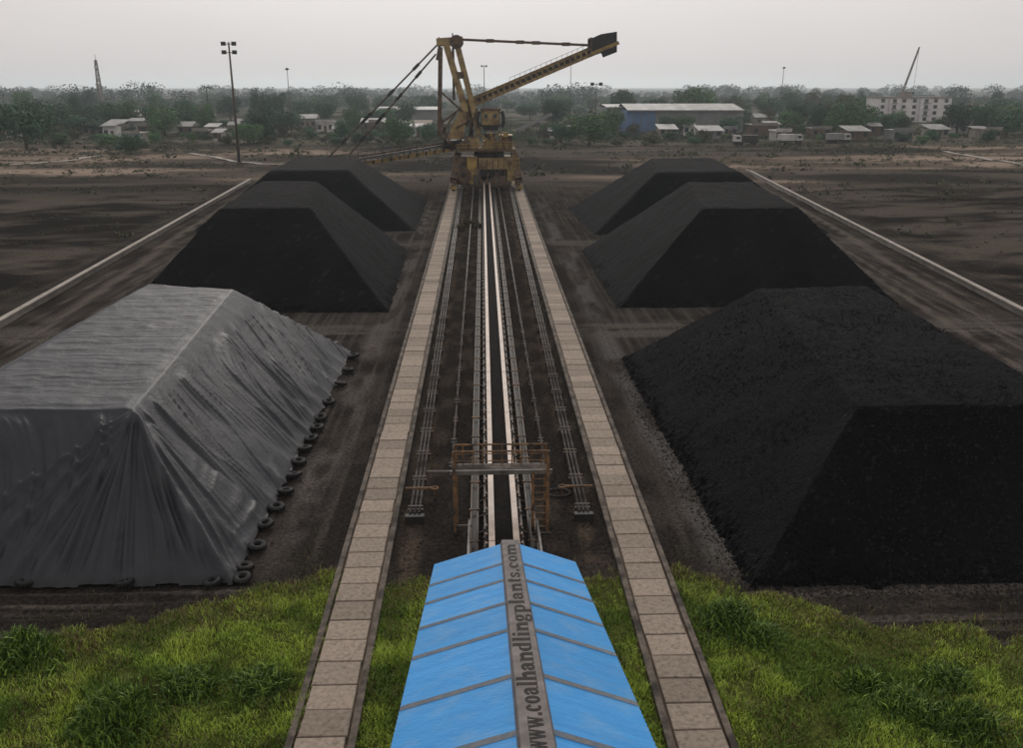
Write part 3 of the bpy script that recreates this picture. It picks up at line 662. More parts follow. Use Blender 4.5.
# ------------------------------------------------------------------ the yellow stacker
YM = 141.0; YN, YF = YM-2.6, YM+2.6
st = empty('stacker_machine', (.6, YM, 0), 'weathered yellow rail mounted stacker with tall mast and long raised arm', 'stacker')
def P_(px, py, dy=0): return at(px, py, YM+dy)
for rx in (RXL, RXR):
    for yy in (YN-1.2, YF+1.2):
        b = MB().box(rx-.28, yy-1.9, .62, rx+.28, yy+1.9, 1.15).box(rx-.4, yy-.5, 1.15, rx+.4, yy+.5, 1.7).build('bogie', M['brown'], st)
        for k in range(4): MB().tube((rx-.2, yy-1.4+k*.93, .50), (rx+.2, yy-1.4+k*.93, .50), .33, 14).build('wheel', M['dark'], b)
        MB().box(rx-.45, yy-2.15, .45, rx+.45, yy-1.92, 1.0).build('buffer', M['yellow'], b)
        MB().beam((rx, yy, 1.6), (rx+(.55 if rx < 0 else -.55), yy*.4+YM*.6, 4.9), 1.0, 1.3, (0, 1, 0)).build('portal_leg', M['brown'], st)
p0 = P_(479, 169, -2.6); p1 = P_(512, 158, -2.6)
MB().box(p0.x, YN-.5, p0.z, p1.x, YF+.5, p1.z).build('portal_box', M['tan'], st)
for k in range(6): x = p0.x+.4+k*(p1.x-p0.x-.8)/5; MB().box(x-.06, YN-.58, p0.z+.1, x+.06, YN-.502, p1.z-.1).build('stiffener', M['brown'], st)
a = P_(457, 157, -2.6); MB().box(a.x, YN-.2, p0.z+.5, p0.x-.01, YF+.3, p1.z).build('side_beam', M['brown'], st)
a = P_(467, 163, -3); MB().box(a.x, YN-1.1, a.z-1.6, a.x+1.5, YN-.52, a.z+1.0).box(a.x+.3, YN-1.15, a.z-3.0, a.x+.9, YN-.6, a.z-1.6).build('drive_unit', M['yellow'], st)
MB().box(p0.x+.1, YN-.3, p0.z-1.05, p1.x-.1, YF, p0.z-.004).build('underframe', M['dark'], st)
for k in range(5): x = p0.x+2.4+k*.75; MB().beam((x, YN-.5, p0.z-2.1), (x, YN-.5, p0.z-.1), .12).build('hanger', M['brown'], st)
c = P_(489, 155, 0)
MB().tube((c.x, YM, c.z-.35), (c.x, YM, c.z+.45), 2.3, 24).build('slewing_ring', M['dark'], st)
MB().tube((c.x, YM, c.z+.451), (c.x, YM, c.z+.75), 1.9, 24).build('slewing_bearing', M['rust'], st)
dk0 = P_(456, 150.5, 0); dk1 = P_(515, 150.5, 0)
DZ = c.z+.76
MB().box(dk0.x, YN-.6, DZ, dk1.x, YF+.6, DZ+.28).build('upper_deck', M['brown'], st)
rl = MB()
for k in range(9):
    x = c.x+.5+k*(dk1.x-c.x-.6)/8; rl.beam((x, YN-.55, DZ+.28), (x, YN-.55, DZ+1.35), .06)
rl.beam((c.x+.5, YN-.55, DZ+1.35), (dk1.x, YN-.55, DZ+1.35), .06); rl.beam((c.x+.5, YN-.55, DZ+.8), (dk1.x, YN-.55, DZ+.8), .05)
rl.build('deck_railing', M['yellow'], st)
# platform with railing low on the right
a = P_(513, 168, -2); rl = MB().box(a.x, YN-.8, a.z, a.x+.95, YN+1.5, a.z+.12)
for k in range(3): rl.beam((a.x+.1+k*.38, YN-.78, a.z), (a.x+.1+k*.38, YN-.78, a.z+1.5), .06)
rl.beam((a.x, YN-.78, a.z+1.5), (a.x+.95, YN-.78, a.z+1.5), .07).beam((a.x, YN-.78, a.z+.8), (a.x+.95, YN-.78, a.z+.8), .05)
rl.build('side_platform', M['yellow'], st)
MB().box(RXL-.1, YN-.1, 3.6, RXR+.1, YF+.1, 4.5).build('portal_crossbeam', M['brown'], st)
for rx in (RXL, RXR):
    sgn = 1 if rx < 0 else -1
    for yy in (YN, YF): MB().beam((rx+sgn*.3, yy, 2.0), (rx+sgn*2.4, yy, 4.0), .4).build('knee_brace', M['brown'], st)
    MB().box(rx-.35, YN-.6, 1.75, rx+.35, YF+.6, 2.2).build('sill_beam', M['brown'], st)
cd_ = MB().tube((RXL+1.5, YN-1.4, 2.3), (RXL+1.5, YN-1.0, 2.3), 1.15, 20).build('cable_drum', M['brown'], st)
MB().tube((RXL+1.5, YN-1.5, 2.3), (RXL+1.5, YN-.95, 2.3), .4, 12).build('drum_hub', M['dark'], cd_)
MB().box(RXL+.5, YN-.9, .9, RXL+2.3, YN-.2, 1.9).build('drum_stand', M['brown'], st)
MB().box(RXR-1.7, YN-1.0, 1.4, RXR-.6, YN-.2, 3.2).build('electrical_cabinet', M['tan'], st)
MB().box(RXR-2.9, YN-.7, .7, RXR-1.9, YN+.2, 2.1).build('electrical_cabinet', M['brown'], st)
for s_ in (-1, 1): MB().beam((dk1.x-.4+s_*.28, YN-1.2, .6), (dk1.x-.1+s_*.28, YN-.7, DZ), .07).build('ladder_rail', M['yellow'], st)
for k in range(14): t_ = k/14; MB().tube((dk1.x-.7+.3*t_, YN-1.2+.5*t_, .7+(DZ-.7)*t_), (dk1.x-.1+.3*t_, YN-1.2+.5*t_, .7+(DZ-.7)*t_), .035, 5).build('rung', M['yellow'], st)
# extra machinery crowding the turntable
for (x_, y_, w_, h_, mt_) in ((460, 149, 9, 7, 'brown'), (471, 148, 8, 10, 'tan'), (494, 149, 6, 9, 'brown'), (503, 137, 5, 5, 'yellow')):
    p_ = P_(x_, y_, -2.7); q_ = P_(x_+w_, y_-h_, -2.7); MB().box(p_.x, YM-2.8, max(p_.z, DZ+.282), q_.x, YM-2.3, q_.z).build('equipment_box', M[mt_], st)
for k in range(7): x_ = 458+k*8.2; MB().beam(P_(x_, 151, -3.25), P_(x_, 144.5, -3.25), .07).build('railing_post', M['yellow'], st)
for y_ in (144.5, 147.5): MB().beam(P_(457, y_, -3.25), P_(515, y_, -3.25), .07).build('railing_bar', M['yellow'], st)
# machinery on deck
a = P_(500, 149, -2); b = P_(512, 136, -2)
mh = MB().box(a.x, YM-1.9, DZ+.28, b.x, YM+1.6, b.z).build('machinery_house', M['brown'], st)
MB().box(a.x-.1, YM-2.0, b.z+.002, b.x+.1, YM+1.7, b.z+.12).build('house_roof', M['tan'], mh)
MB().tube((b.x-.9, YM-2.0, a.z+1.0), (b.x-.9, YM-2.35, a.z+1.0), .55, 14).build('gearbox', M['rust'], mh)
a = P_(483, 149, -2.4)
MB().box(a.x, YM-2.2, DZ+.28, a.x+1.6, YM-.4, DZ+1.5).box(a.x+1.75, YM-2.4, DZ+.28, a.x+2.6, YM-1, DZ+1.1).build('drive_unit', M['tan'], st)
xb = MB()
for (u, v) in (((478, 133), (500, 149)), ((500, 133), (480, 149)), ((478, 133), (478, 150)), ((501, 131), (501, 150)), ((490, 131), (496, 149)), ((468, 137), (478, 150)), ((463, 150), (479, 131))):
    xb.beam(P_(*u, -2.3), P_(*v, -2.3), .2)
    xb.beam(P_(*u, 1.6), P_(*v, 1.6), .2)
xb.build('cross_bracing', M['yellow'], st)
# operator cab
a = P_(481, 131, -1.8); b = P_(500, 109, -1.8)
cb = MB().box(a.x+.15, YM-2.6, a.z+.9, b.x-.15, YM-.4, b.z-.2).build('cab', M['tan'], st)
MB().box(a.x+.5, YM-2.66, a.z+1.9, b.x-.5, YM-2.602, b.z-.7).build('cab_window', M['glass'], cb)
MB().box(a.x+1.0, YM-2.72, a.z+1.3, b.x-1.0, YM-2.662, b.z-.5).build('cab_door', M['tan'], cb)
MB().box(a.x-.1, YM-2.75, b.z-.19, b.x+.1, YM-.3, b.z+.05).build('cab_roof', M['brown'], cb)
MB().box(a.x+.02, YM-.38, a.z+.5, b.x-.02, YM-.1, b.z+.1).build('cab_rear_panel', M['dark'], cb)
MB().box(a.x+.3, YM-2.4, a.z+.1, b.x-.3, YM-.5, a.z+.88).build('cab_floor', M['dark'], cb)
for xx, s in ((a.x-.05, -1), (b.x+.05, 1)):
    g = MB(); pts = [Vector((xx+s*(.15+.32*math.sin(t)), YM-2.7, a.z+.6+(b.z-a.z-.9)*(t/math.pi))) for t in np.linspace(0, math.pi, 8)]
    for u, v in zip(pts[:-1], pts[1:]): g.tube(u, v, .26, 7)
    g.build('cab_guard', M['dark'], cb)
MB().tube(P_(490, 133, -1), (P_(490, 133, -1).x, YM-1, DZ+.2), .8, 12).build('cab_pedestal', M['brown'], st)
# mast
def pair(u, v, wd, dn, df, mt, nm, ht=None):
    for d in (dn, df): MB().beam(P_(*u, d), P_(*v, d), wd, ht or wd, (0, 1, 0)).build(nm, mt, st)
pair((440.5, 47), (439.5, 136), .62, -1.9, 1.9, M['brown'], 'rear_mast_leg')
pair((446, 44), (466, 112), .95, -1.7, 1.7, M['tan'], 'mast_leg', .8)
pair((457.5, 46), (479, 131), .85, -1.7, 1.7, M['tan'], 'mast_leg', .8)
pair((453, 48), (454, 100), .35, -.6, .6, M['brown'], 'inner_strut')
lz = MB()
for t in np.linspace(.08, .95, 8):
    for u, v in (((446, 44), (466, 112)), ((457.5, 46), (479, 131))):
        px = u[0]+(v[0]-u[0])*t; py = u[1]+(v[1]-u[1])*t; lz.beam(P_(px, py, -1.7), P_(px, py, 1.7), .2)
    py = 47+89*t; lz.beam(P_(440.3, py, -1.9), P_(440.3, py, 1.9), .16)
lz.build('mast_cross_member', M['yellow'], st)
MB().beam(P_(437, 42.5), P_(463, 40.5), 3.9, 1.0).build('mast_head', M['tan'], st)
hd = st
for d in (-2.1, 0, 2.1): MB().tube(P_(456.5, 42, d-.12), P_(456.5, 42, d+.12), 1.0, 18).build('sheave', M['brown'], st)
MB().tube(P_(456.5, 42, -2.4), P_(456.5, 42, 2.4), .3, 10).build('sheave_shaft', M['rust'], st)
MB().beam(P_(452.5, 40), P_(452.5, 33), .18).build('head_post', M['brown'], st)
MB().beam(P_(439, 42), P_(439, 37), .16).build('head_post', M['brown'], st)
MB().box(P_(459, 78).x-.2, YM-2.3, P_(459, 78).z-.1, P_(464, 78).x, YM-1.9, P_(459, 72).z).build('mast_ladder_box', M['brown'], st)
# base of the mast: plates and struts
pl = MB(); u = P_(449, 140, -1.8); v = P_(464, 112, -1.8)
pl.add([P_(448, 139, -1.95), P_(463, 139, -1.95), P_(468, 108, -1.95), P_(459, 112, -1.95), P_(451, 127, -1.95), P_(448, 139, -1.65), P_(463, 139, -1.65), P_(468, 108, -1.65), P_(459, 112, -1.65), P_(451, 127, -1.65)],
       [(0,1,2,3,4),(9,8,7,6,5),(0,5,6,1),(1,6,7,2),(2,7,8,3),(3,8,9,4),(4,9,5,0)])
pl.build('gusset_plate', M['tan'], st)
for (u, v) in (((439, 125), (461, 108)), ((440, 137), (456, 112)), ((446, 141), (441, 116)), ((441, 92), (463, 112)), ((452, 147), (444, 128)), ((459, 147), (475, 129)), ((466, 112), (476, 150)), ((477, 108), (466, 147)), ((472, 120), (472, 150)), ((456, 128), (474, 118)), ((450, 145), (476, 146)), ((439, 136), (460, 150))):
    for d in (-2.0, 1.9): MB().beam(P_(*u, d), P_(*v, d), .26).build('base_strut', M['brown'], st)
MB().box(P_(462, 125).x, YM-1.5, P_(462, 125).z, P_(472, 125).x, YM+1.5, P_(462, 106).z).build('winch_house', M['brown'], st)
MB().tube(P_(463, 116, -1.9), P_(463, 116, 1.9), .85, 14).build('winch_drum', M['tan'], st)
MB().box(P_(444, 150).x, YM-1.6, DZ+.281, P_(470, 150).x, YM+1.6, P_(462, 140).z).build('mast_base', M['dark'], st)
# raised arm with counterweight
a0, a1 = Vector((466, 105)), Vector((611, 43))
ar = None
def arm(t): v = a0+(a1-a0)*t; return v.x, v.y
am = MB(); 
for d in (-1.25, 1.25):
    am.beam(P_(*arm(0), d), P_(*arm(1), d), .28, 1.25-.0, (0, 0, 1))
arm_o = am.build('arm_girder', M['tan'], st)
fl = MB()
for d in (-1.25, 1.25):
    for off in (-.68, .68): fl.beam(P_(*arm(0), d)+Vector((0, 0, off)), P_(*arm(1), d)+Vector((0, 0, off)), .5, .12)
fl.build('flange', M['yellow'], arm_o)
wb = MB()
for t in np.linspace(.06, .88, 22):
    p = P_(*arm(t), -1.25); wb.box(p.x-.05, p.y-.25, p.z-.6, p.x+.05, p.y-.145, p.z+.6)
wb.build('web_stiffener', M['brown'], arm_o)
hl = MB()
for t in np.linspace(.09, .85, 21):
    p = P_(*arm(t), -1.25); d = (P_(*arm(1), 0)-P_(*arm(0), 0)).normalized(); hl.beam(p-d*.28+Vector((0, -.15, 0)), p+d*.28+Vector((0, -.15, 0)), .02, .5)
hl.build('web_opening', M['dark'], arm_o)
cm = MB()
for t in np.linspace(.03, .97, 18): cm.beam(P_(*arm(t), -1.25), P_(*arm(t), 1.25), .18)
cm.build('cross_tie', M['brown'], arm_o)
wk = MB()
for t in np.linspace(.3, .84, 16): p = P_(*arm(t), -1.6)+Vector((0, 0, .7)); wk.beam(p, p+Vector((0, 0, .55)), .045)
wk.beam(P_(*arm(.3), -1.6)+Vector((0, 0, 1.2)), P_(*arm(.84), -1.6)+Vector((0, 0, 1.2)), .05)
wk.build('arm_handrail', M['brown'], arm_o)
# counterweight: dark angular box round the arm's end
def pxpoly(pts, d0, d1):
    n = len(pts); vs = [P_(*p, d0) for p in pts]+[P_(*p, d1) for p in pts]
    return MB().add(vs, [tuple(range(n)), tuple(range(2*n-1, n-1, -1))]+[(i, n+i, n+(i+1) % n, (i+1) % n) for i in range(n)])
cw = pxpoly([(590, 39), (601, 34), (617, 31.5), (617, 52), (603, 57.5), (601, 53), (590, 57)], -1.9, -1.42).build('counterweight', M['dark'], st)
pxpoly([(590, 39), (601, 34), (617, 31.5), (617, 52), (603, 57.5), (601, 53), (590, 57)], 1.42, 1.9).build('counterweight', M['dark'], st)
pxpoly([(588, 40), (601, 34), (616, 32), (616, 40), (600, 46), (588, 50)], -1.0, 1.0).build('counterweight_block', M['dark'], st)
MB().beam(P_(590, 54.5, -1.96), P_(619, 42.5, -1.96), .12, .5).build('counterweight_trim', M['yellow'], cw)
MB().box(P_(589, 50).x, YM-2.1, P_(589, 52).z, P_(590.5, 50).x, YM+2.1, P_(589, 38).z).build('end_plate', M['brown'], cw)
for d in (-1.5, 1.5):
    t = MB().beam(P_(461, 39.5, d), P_(597, 45.5, d), .30, .34).build('tie_bar', M['brown'], st)
    cl = MB()
    for x in (490, 520, 536, 566): yy = 39.5+(x-461)*6/136; cl.beam(P_(x-4, yy, d), P_(x+4, yy, d), .42, .5)
    cl.build('tie_joint', M['brown'], t)
# discharge boom to the left, with belt, walkway and hangers
b0, b1 = Vector((462, 144)), Vector((300, 170))
def bm(t): v = b0+(b1-b0)*t; return v.x, v.y
bo = None
g = MB()
for d in (-1.3, 1.3): g.beam(P_(*bm(0), d)+Vector((0, 0, -.55)), P_(*bm(1), d)+Vector((0, 0, -.55)), .3, .55)
bo = g.build('boom_girder', M['yellow'], st)
g = MB()
for d in (-1.3, 1.3): g.beam(P_(*bm(0), d)+Vector((0, 0, .55)), P_(*bm(1), d)+Vector((0, 0, .55)), .22, .3)
for i, t in enumerate(np.linspace(0, 1, 26)):
    for d in (-1.3, 1.3): g.beam(P_(*bm(t), d)+Vector((0, 0, -.4)), P_(*bm(t), d)+Vector((0, 0, .5)), .16)
g.build('boom_truss', M['brown'], bo)
MB().beam(P_(*bm(0), 0)+Vector((0, 0, .2)), P_(*bm(1), 0)+Vector((0, 0, .2)), 1.6, .3).build('boom_belt', M['dark'], bo)
g = MB()
for t in np.linspace(.02, 1, 20): p = P_(*bm(t), -1.9)+Vector((0, 0, .1)); g.beam(p, p+Vector((0, 0, 1.1)), .07)
g.beam(P_(*bm(0), -1.9)+Vector((0, 0, 1.2)), P_(*bm(1), -1.9)+Vector((0, 0, 1.2)), .08)
g.beam(P_(*bm(0), -1.75)+Vector((0, 0, .06)), P_(*bm(1), -1.75)+Vector((0, 0, .06)), .8, .08)
g.build('boom_walkway', M['dark'], bo)
g = MB()
for t in np.linspace(.06, .98, 18): p = P_(*bm(t), -1.47)+Vector((0, 0, -.55)); g.box(p.x-.12, p.y-.06, p.z-.28, p.x+.12, p.y+.01, p.z+.28)
g.build('girder_plate', M['dark'], bo)
MB().tube(P_(300, 169, -1), P_(300, 169, 1), .55, 14).build('head_pulley', M['rust'], bo)
for (u, v) in (((439, 43), (327, 159)), ((436, 54), (350, 154))):
    for d in (-1.5, 1.5):
        a, b = P_(*u, d), P_(*v, d); rp_ = MB().tube(a, b, .13, 7).build('stay_rope', M['steel'], st)
        k = MB()
        for t in (.2, .42, .62, .66, .84): c_ = a.lerp(b, t); e = (b-a).normalized(); k.beam(c_-e*.6, c_+e*.6, .42, .42)
        k.build('rope_clamp', M['dark'], rp_)
MB().beam(P_(440, 43), P_(437, 60), .35, .5).build('stay_bracket', M['brown'], st)
# chute from boom foot down to the yard belt
MB().beam(P_(481, 150, -.2), (.58, YM-1.6, 1.6), 1.1, 1.0).build('chute', M['dark'], st)
for s in (-1, 1): MB().beam((CVX+s*.8, YM-4, 1.0), (CVX+s*1.0, YM-1, p0.z-.9), .16).build('chute_support', M['brown'], st)
cr = MB()
for x in np.linspace(RXL+.6, RXR-.6, 7): cr.beam((x, YN-1.0, .6), (x+.3, YN-.4, 2.6), .14)
cr.build('cable_guide', M['brown'], st)

# ------------------------------------------------------------------ masts, tower, crane
def light_mast(px, py, Y, label, rows=1, lamps=2, r=.22, grp='tall light masts beyond the yard', s=1.0, head=True):
    t = at(px, py, Y); g = float(gh(t.x, Y)); root = empty('light_mast', (t.x, Y, g), label, 'light mast', grp)
    MB().tube((t.x, Y, g-.2), (t.x, Y, t.z), r, 10, r*.5).build('pole', M['steel'], root, True)
    MB().tube((t.x, Y, g-.1), (t.x, Y, g+.5), r*2, 10).build('base', M['kerb'], root)
    if head:
        for k in range(rows):
            z = t.z-.35-k*1.55*s
            MB().beam((t.x-1.0*s, Y, z), (t.x+1.0*s, Y, z), .12*s).build('crossarm', M['steel'], root)
            for i in range(lamps):
                x = t.x+(-1.0+2.0*i/max(1, lamps-1))*s if lamps > 1 else t.x
                MB().box(x-.42*s, Y-.35, z-.30*s, x+.42*s, Y+.1, z+.42*s).box(x-.30*s, Y-.39, z-.2*s, x+.30*s, Y-.352, z+.3*s).build('floodlight', M['dark'], root)
    return root
light_mast(228.5, 42, 185, 'tall dark light mast with four floodlights left of the yellow machine', 2, 2, .3)
light_mast(287, 68, 300, 'thin light mast above the trees right of the four lamp mast', 1, 1, .16, s=.9)
light_mast(484, 65, 300, 'light mast standing right behind the yellow machine mast', 1, 2, .2, s=.7)
light_mast(596.5, 83, 265, 'short light mast with floodlights below the counterweight', 1, 2, .2, s=1.2)
light_mast(784, 67, 420, 'slender light mast right of the long blue shed', 1, 1, .2, s=1)
light_mast(571, 66, 330, 'bare thin pole rising just left of the counterweight arm end', 1, 1, .16, head=False)
def lattice(px, py, Y, wpx, label):
    t = at(px, py, Y); root = empty('lattice_tower', (t.x, Y, -.5), label, 'tower'); hw = wpx*Y/900/2
    m = MB(); H_ = t.z+.5
    def c_(z, i): f = hw*(1-.65*z/H_); return Vector((t.x+f*(-1 if i in (0, 3) else 1), Y+f*(-1 if i < 2 else 1), z-.5))
    for i in range(4): MB().beam(c_(0, i), c_(H_, i), .35).build('leg', M['cream'], root)
    n = 9
    for k in range(n):
        for i in range(4):
            j = (i+1) % 4; m.beam(c_(H_*k/n, i), c_(H_*(k+1)/n, j), .22); m.beam(c_(H_*k/n, j), c_(H_*(k+1)/n, i), .22); m.beam(c_(H_*(k+1)/n, i), c_(H_*(k+1)/n, j), .2)
    m.build('bracing', M['brick'], root)
    for z in (.72, .85): MB().box(t.x-.9, Y-1.4, H_*z-1.0, t.x+.9, Y-1.0, H_*z+.8).build('antenna_panel', M['white'], root)
    MB().tube((t.x, Y, H_-.5), (t.x, Y, H_+3), .15, 6).build('spike', M['rust'], root)
lattice(95.5, 60, 620, 4.5, 'reddish lattice mast above the trees on the far left')
# crane
Yc = 480; a = at(900, 99, Yc); b = at(919.5, 47, Yc); cr0 = empty('mobile_crane', (a.x-3, Yc, 0), 'mobile crane with its long boom raised above the white building', 'crane')
m = MB(); d = (b-a).normalized(); foot = a-d*((a.z-2.5)/d.z)
sdv = Vector((0, 1, 0)).cross(d).normalized()
for u in (-.45, .45):
    for v in (-.45, .45): m.beam(foot+sdv*u+Vector((0, v, 0)), b+sdv*u*.5+Vector((0, v*.5, 0)), .22)
n = 26
for k in range(n):
    p = foot.lerp(b, k/n); q_ = foot.lerp(b, (k+1)/n); s = 1 if k % 2 else -1; m.beam(p+sdv*.45*s, q_-sdv*.4*s, .16)
m.build('crane_boom', M['cream'], cr0)
MB().tube(b, (b.x-.3, Yc, at(918, 92, Yc).z), .07, 6).build('hoist_rope', M['dark'], cr0)
MB().box(b.x-.6, Yc-.3, at(918, 92, Yc).z-1.2, b.x+.2, Yc+.3, at(918, 92, Yc).z).build('hook_block', M['dark'], cr0)
cbod = MB().box(foot.x-5, Yc-1.3, .9, foot.x+4, Yc+1.3, 2.0).box(foot.x-2, Yc-1.2, 2.0, foot.x+1.8, Yc+1.2, 3.6).build('crane_body', M['yellow'], cr0)
for x in (-4, -2, 1.5, 3): MB().tube((foot.x+x, Yc-1.45, .55), (foot.x+x, Yc+1.45, .55), .55, 12).build('wheel', M['rubber'], cr0)

# ------------------------------------------------------------------ far buildings
def house(px0, px1, pyb, hm, wallm, roof='gable', roofm='greyroof', depth=8, label='', cat='house', wins=3, grp=None, rise=1.4, name='house', storeys=1, door=True):
    g = gp((px0+px1)/2, pyb); Y = g.y; x0 = at(px0, pyb, Y).x; x1 = at(px1, pyb, Y).x; z0 = -.6
    root = empty(name, ((x0+x1)/2, Y, 0), label, cat, grp); W_ = x1-x0
    MB().box(x0, Y, z0, x1, Y+depth, hm).build('wall', M[wallm], root)
    if roof == 'gable':
        zr_ = hm+rise; e = .5; ym = Y+depth/2
        m = MB().add([(x0-e, Y-e, hm-.1), (x1+e, Y-e, hm-.1), (x1+e, ym, zr_), (x0-e, ym, zr_), (x0-e, Y+depth+e, hm-.1), (x1+e, Y+depth+e, hm-.1)], [(0, 1, 2, 3), (3, 2, 5, 4), (0, 3, 4), (1, 5, 2)])
    elif roof == 'lean':
        m = MB().add([(x0-.6, Y-.8, hm+.05), (x1+.6, Y-.8, hm+.05), (x1+.6, Y+depth+.3, hm+rise), (x0-.6, Y+depth+.3, hm+rise), (x0-.6, Y-.8, hm+.2), (x1+.6, Y-.8, hm+.2), (x1+.6, Y+depth+.3, hm+rise+.15), (x0-.6, Y+depth+.3, hm+rise+.15)], [(0,3,2,1),(4,5,6,7),(0,1,5,4),(1,2,6,5),(2,3,7,6),(3,0,4,7)])
    else:
        m = MB().box(x0-.3, Y-.3, hm+.002, x1+.3, Y+depth+.3, hm+.3)
        m.box(x0-.3, Y-.3, hm+.3, x1+.3, Y-.1, hm+.9)
    m.build('roof', M[roofm], root)
    for sidx in range(storeys):
        zb = sidx*3.0+1.0
        for k in range(wins):
            xc = x0+W_*(k+.5)/wins
            if door and sidx == 0 and k == wins//2: MB().box(xc-.5, Y-.05, 0, xc+.5, Y-.002, 2.1).build('door', M['brown'], root); continue
            f = MB().box(xc-.65, Y-.06, zb-.1, xc+.65, Y-.002, zb+1.35).build('window', M['kerb'], root)
            MB().box(xc-.5, Y-.09, zb, xc+.5, Y-.062, zb+1.2).build('pane', M['glass'], f)
    return root, x0, x1, Y
HS = [
 (57, 72, 128, 3.4, 'white', 'gable', 'greyroof', 'small white house with grey gable roof at the far left village'),
 (74, 88, 124, 3.6, 'cream', 'gable', 'greyroof', 'cream house with bright roof just right of the lattice mast foot'),
 (90, 106, 133, 2.8, 'cream', 'lean', 'greyroof', 'open cream shed with slanting roof left of the dark round bush'),
 (106, 122, 135, 3.2, 'cream', 'lean', 'greyroof', 'second slanting roofed shed behind the dark round bush'),
 (140, 154, 127, 4.0, 'white', 'lean', 'greyroof', 'tall slanting roofed shed right of the dark round bush'),
 (154, 172, 133, 3.6, 'white', 'flat', 'cream', 'white flat roofed house beside tall slanting shed'),
 (180, 192, 135, 2.8, 'brick', 'gable', 'greyroof', 'small brick house left of the four lamp mast'),
 (199, 214, 131, 3.2, 'cream', 'flat', 'cream', 'cream box house just left of the four lamp mast'),
 (236, 250, 133, 3.2, 'white', 'gable', 'greyroof', 'white house half hidden right of the four lamp mast'),
 (300, 316, 128, 3.6, 'cream', 'gable', 'greyroof', 'cream gabled house right of the thin light mast'),
 (317, 334, 132, 3.2, 'white', 'flat', 'white', 'white flat roofed house with dark windows left of machine ropes'),
 (362, 384, 131, 3.0, 'brick', 'gable', 'greyroof', 'low brick house behind the stay ropes of the machine'),
 (412, 430, 135, 3.0, 'brick', 'lean', 'brown', 'brown lean-to shed left of the machine mast'),
 (724, 736, 137, 2.4, 'white', 'flat', 'shedgrey', 'small white block house in front of the grey shed end'),
 (752, 776, 136, 3.2, 'brick', 'flat', 'cream', 'long brick house with parapet right of the blue shed'),
 (755, 778, 126, 3.4, 'cream', 'gable', 'greyroof', 'cream house with pale roof behind the long brick house'),
 (776, 790, 141, 2.6, 'white', 'flat', 'white', 'tiny bright white house right of the long brick house'),
 (805, 822, 128, 3.2, 'cream', 'lean', 'greyroof', 'cream shed among the trees right of slender mast'),
 (812, 830, 138, 2.6, 'brick', 'flat', 'cream', 'brown brick hut in front of the green tree clump'),
 (848, 868, 140, 2.4, 'brick', 'lean', 'greyroof', 'low brick hut with pale roof below the green trees'),
 (862, 880, 133, 3.0, 'white', 'flat', 'cream', 'white hut left below the four storey building'),
 (893, 912, 141, 2.8, 'shedgrey', 'flat', 'shedgrey', 'grey hut in front of the white building'),
 (930, 948, 138, 2.4, 'cream', 'lean', 'greyroof', 'cream hut right of the grey hut near white building'),
 (960, 978, 134, 3.2, 'white', 'gable', 'greyroof', 'white gabled house at the right among dark trees'),
 (985, 1000, 139, 2.6, 'cream', 'flat', 'cream', 'cream hut near the right edge of the village'),
 (1003, 1022, 128, 3.6, 'white', 'gable', 'greyroof', 'rightmost white gabled house at the tree line'),
 (22, 40, 137, 2.8, 'brick', 'gable', 'greyroof', 'small brick house under the big dark tree at far left'),
 (124, 140, 143, 2.4, 'cream', 'flat', 'cream', 'cream hut just behind the dark round bush'),
 (660, 676, 137, 2.2, 'cream', 'lean', 'greyroof', 'low hut with pale lean roof before the long shed'),
 (700, 722, 139, 2.2, 'shedgrey', 'lean', 'greyroof', 'grey open hut with pale roof before the long shed'),
]
for h_ in HS:
    house(h_[0], h_[1], h_[2], h_[3], h_[4], h_[5], h_[6], 6+2*random.random(), h_[7], 'house', 3, 'village houses beyond the fields', 1.3)
hr = random.Random(31); hx = sorted(hr.uniform(-15, 1040) for _ in range(30)); hx = [x for x in hx if not (455 < x < 520)]
HC = {'white': 'whitewashed', 'cream': 'cream', 'brick': 'brown brick', 'whitewall': 'bright white'}
for i, x in enumerate(hx):
    wm_ = hr.choice(list(HC)); rf_ = hr.choice(['gable', 'lean', 'flat']); wp_ = hr.uniform(7, 15)
    house(x, x+wp_, hr.uniform(118, 142), hr.uniform(2.2, 3.4), wm_, rf_, 'greyroof' if rf_ != 'flat' else 'cream', 5, f'{HC[wm_]} {rf_} roofed hut {"left of the four lamp mast" if x < 228 else "between the four lamp mast and machine" if x < 455 else "between machine and long shed" if x < 627 else "by the long shed" if x < 760 else "left of the white building" if x < 880 else "right of the white building"}, {"wide" if wp_ > 11 else "narrow"} front', 'hut', 2, 'small huts scattered through the village', .9, 'hut')
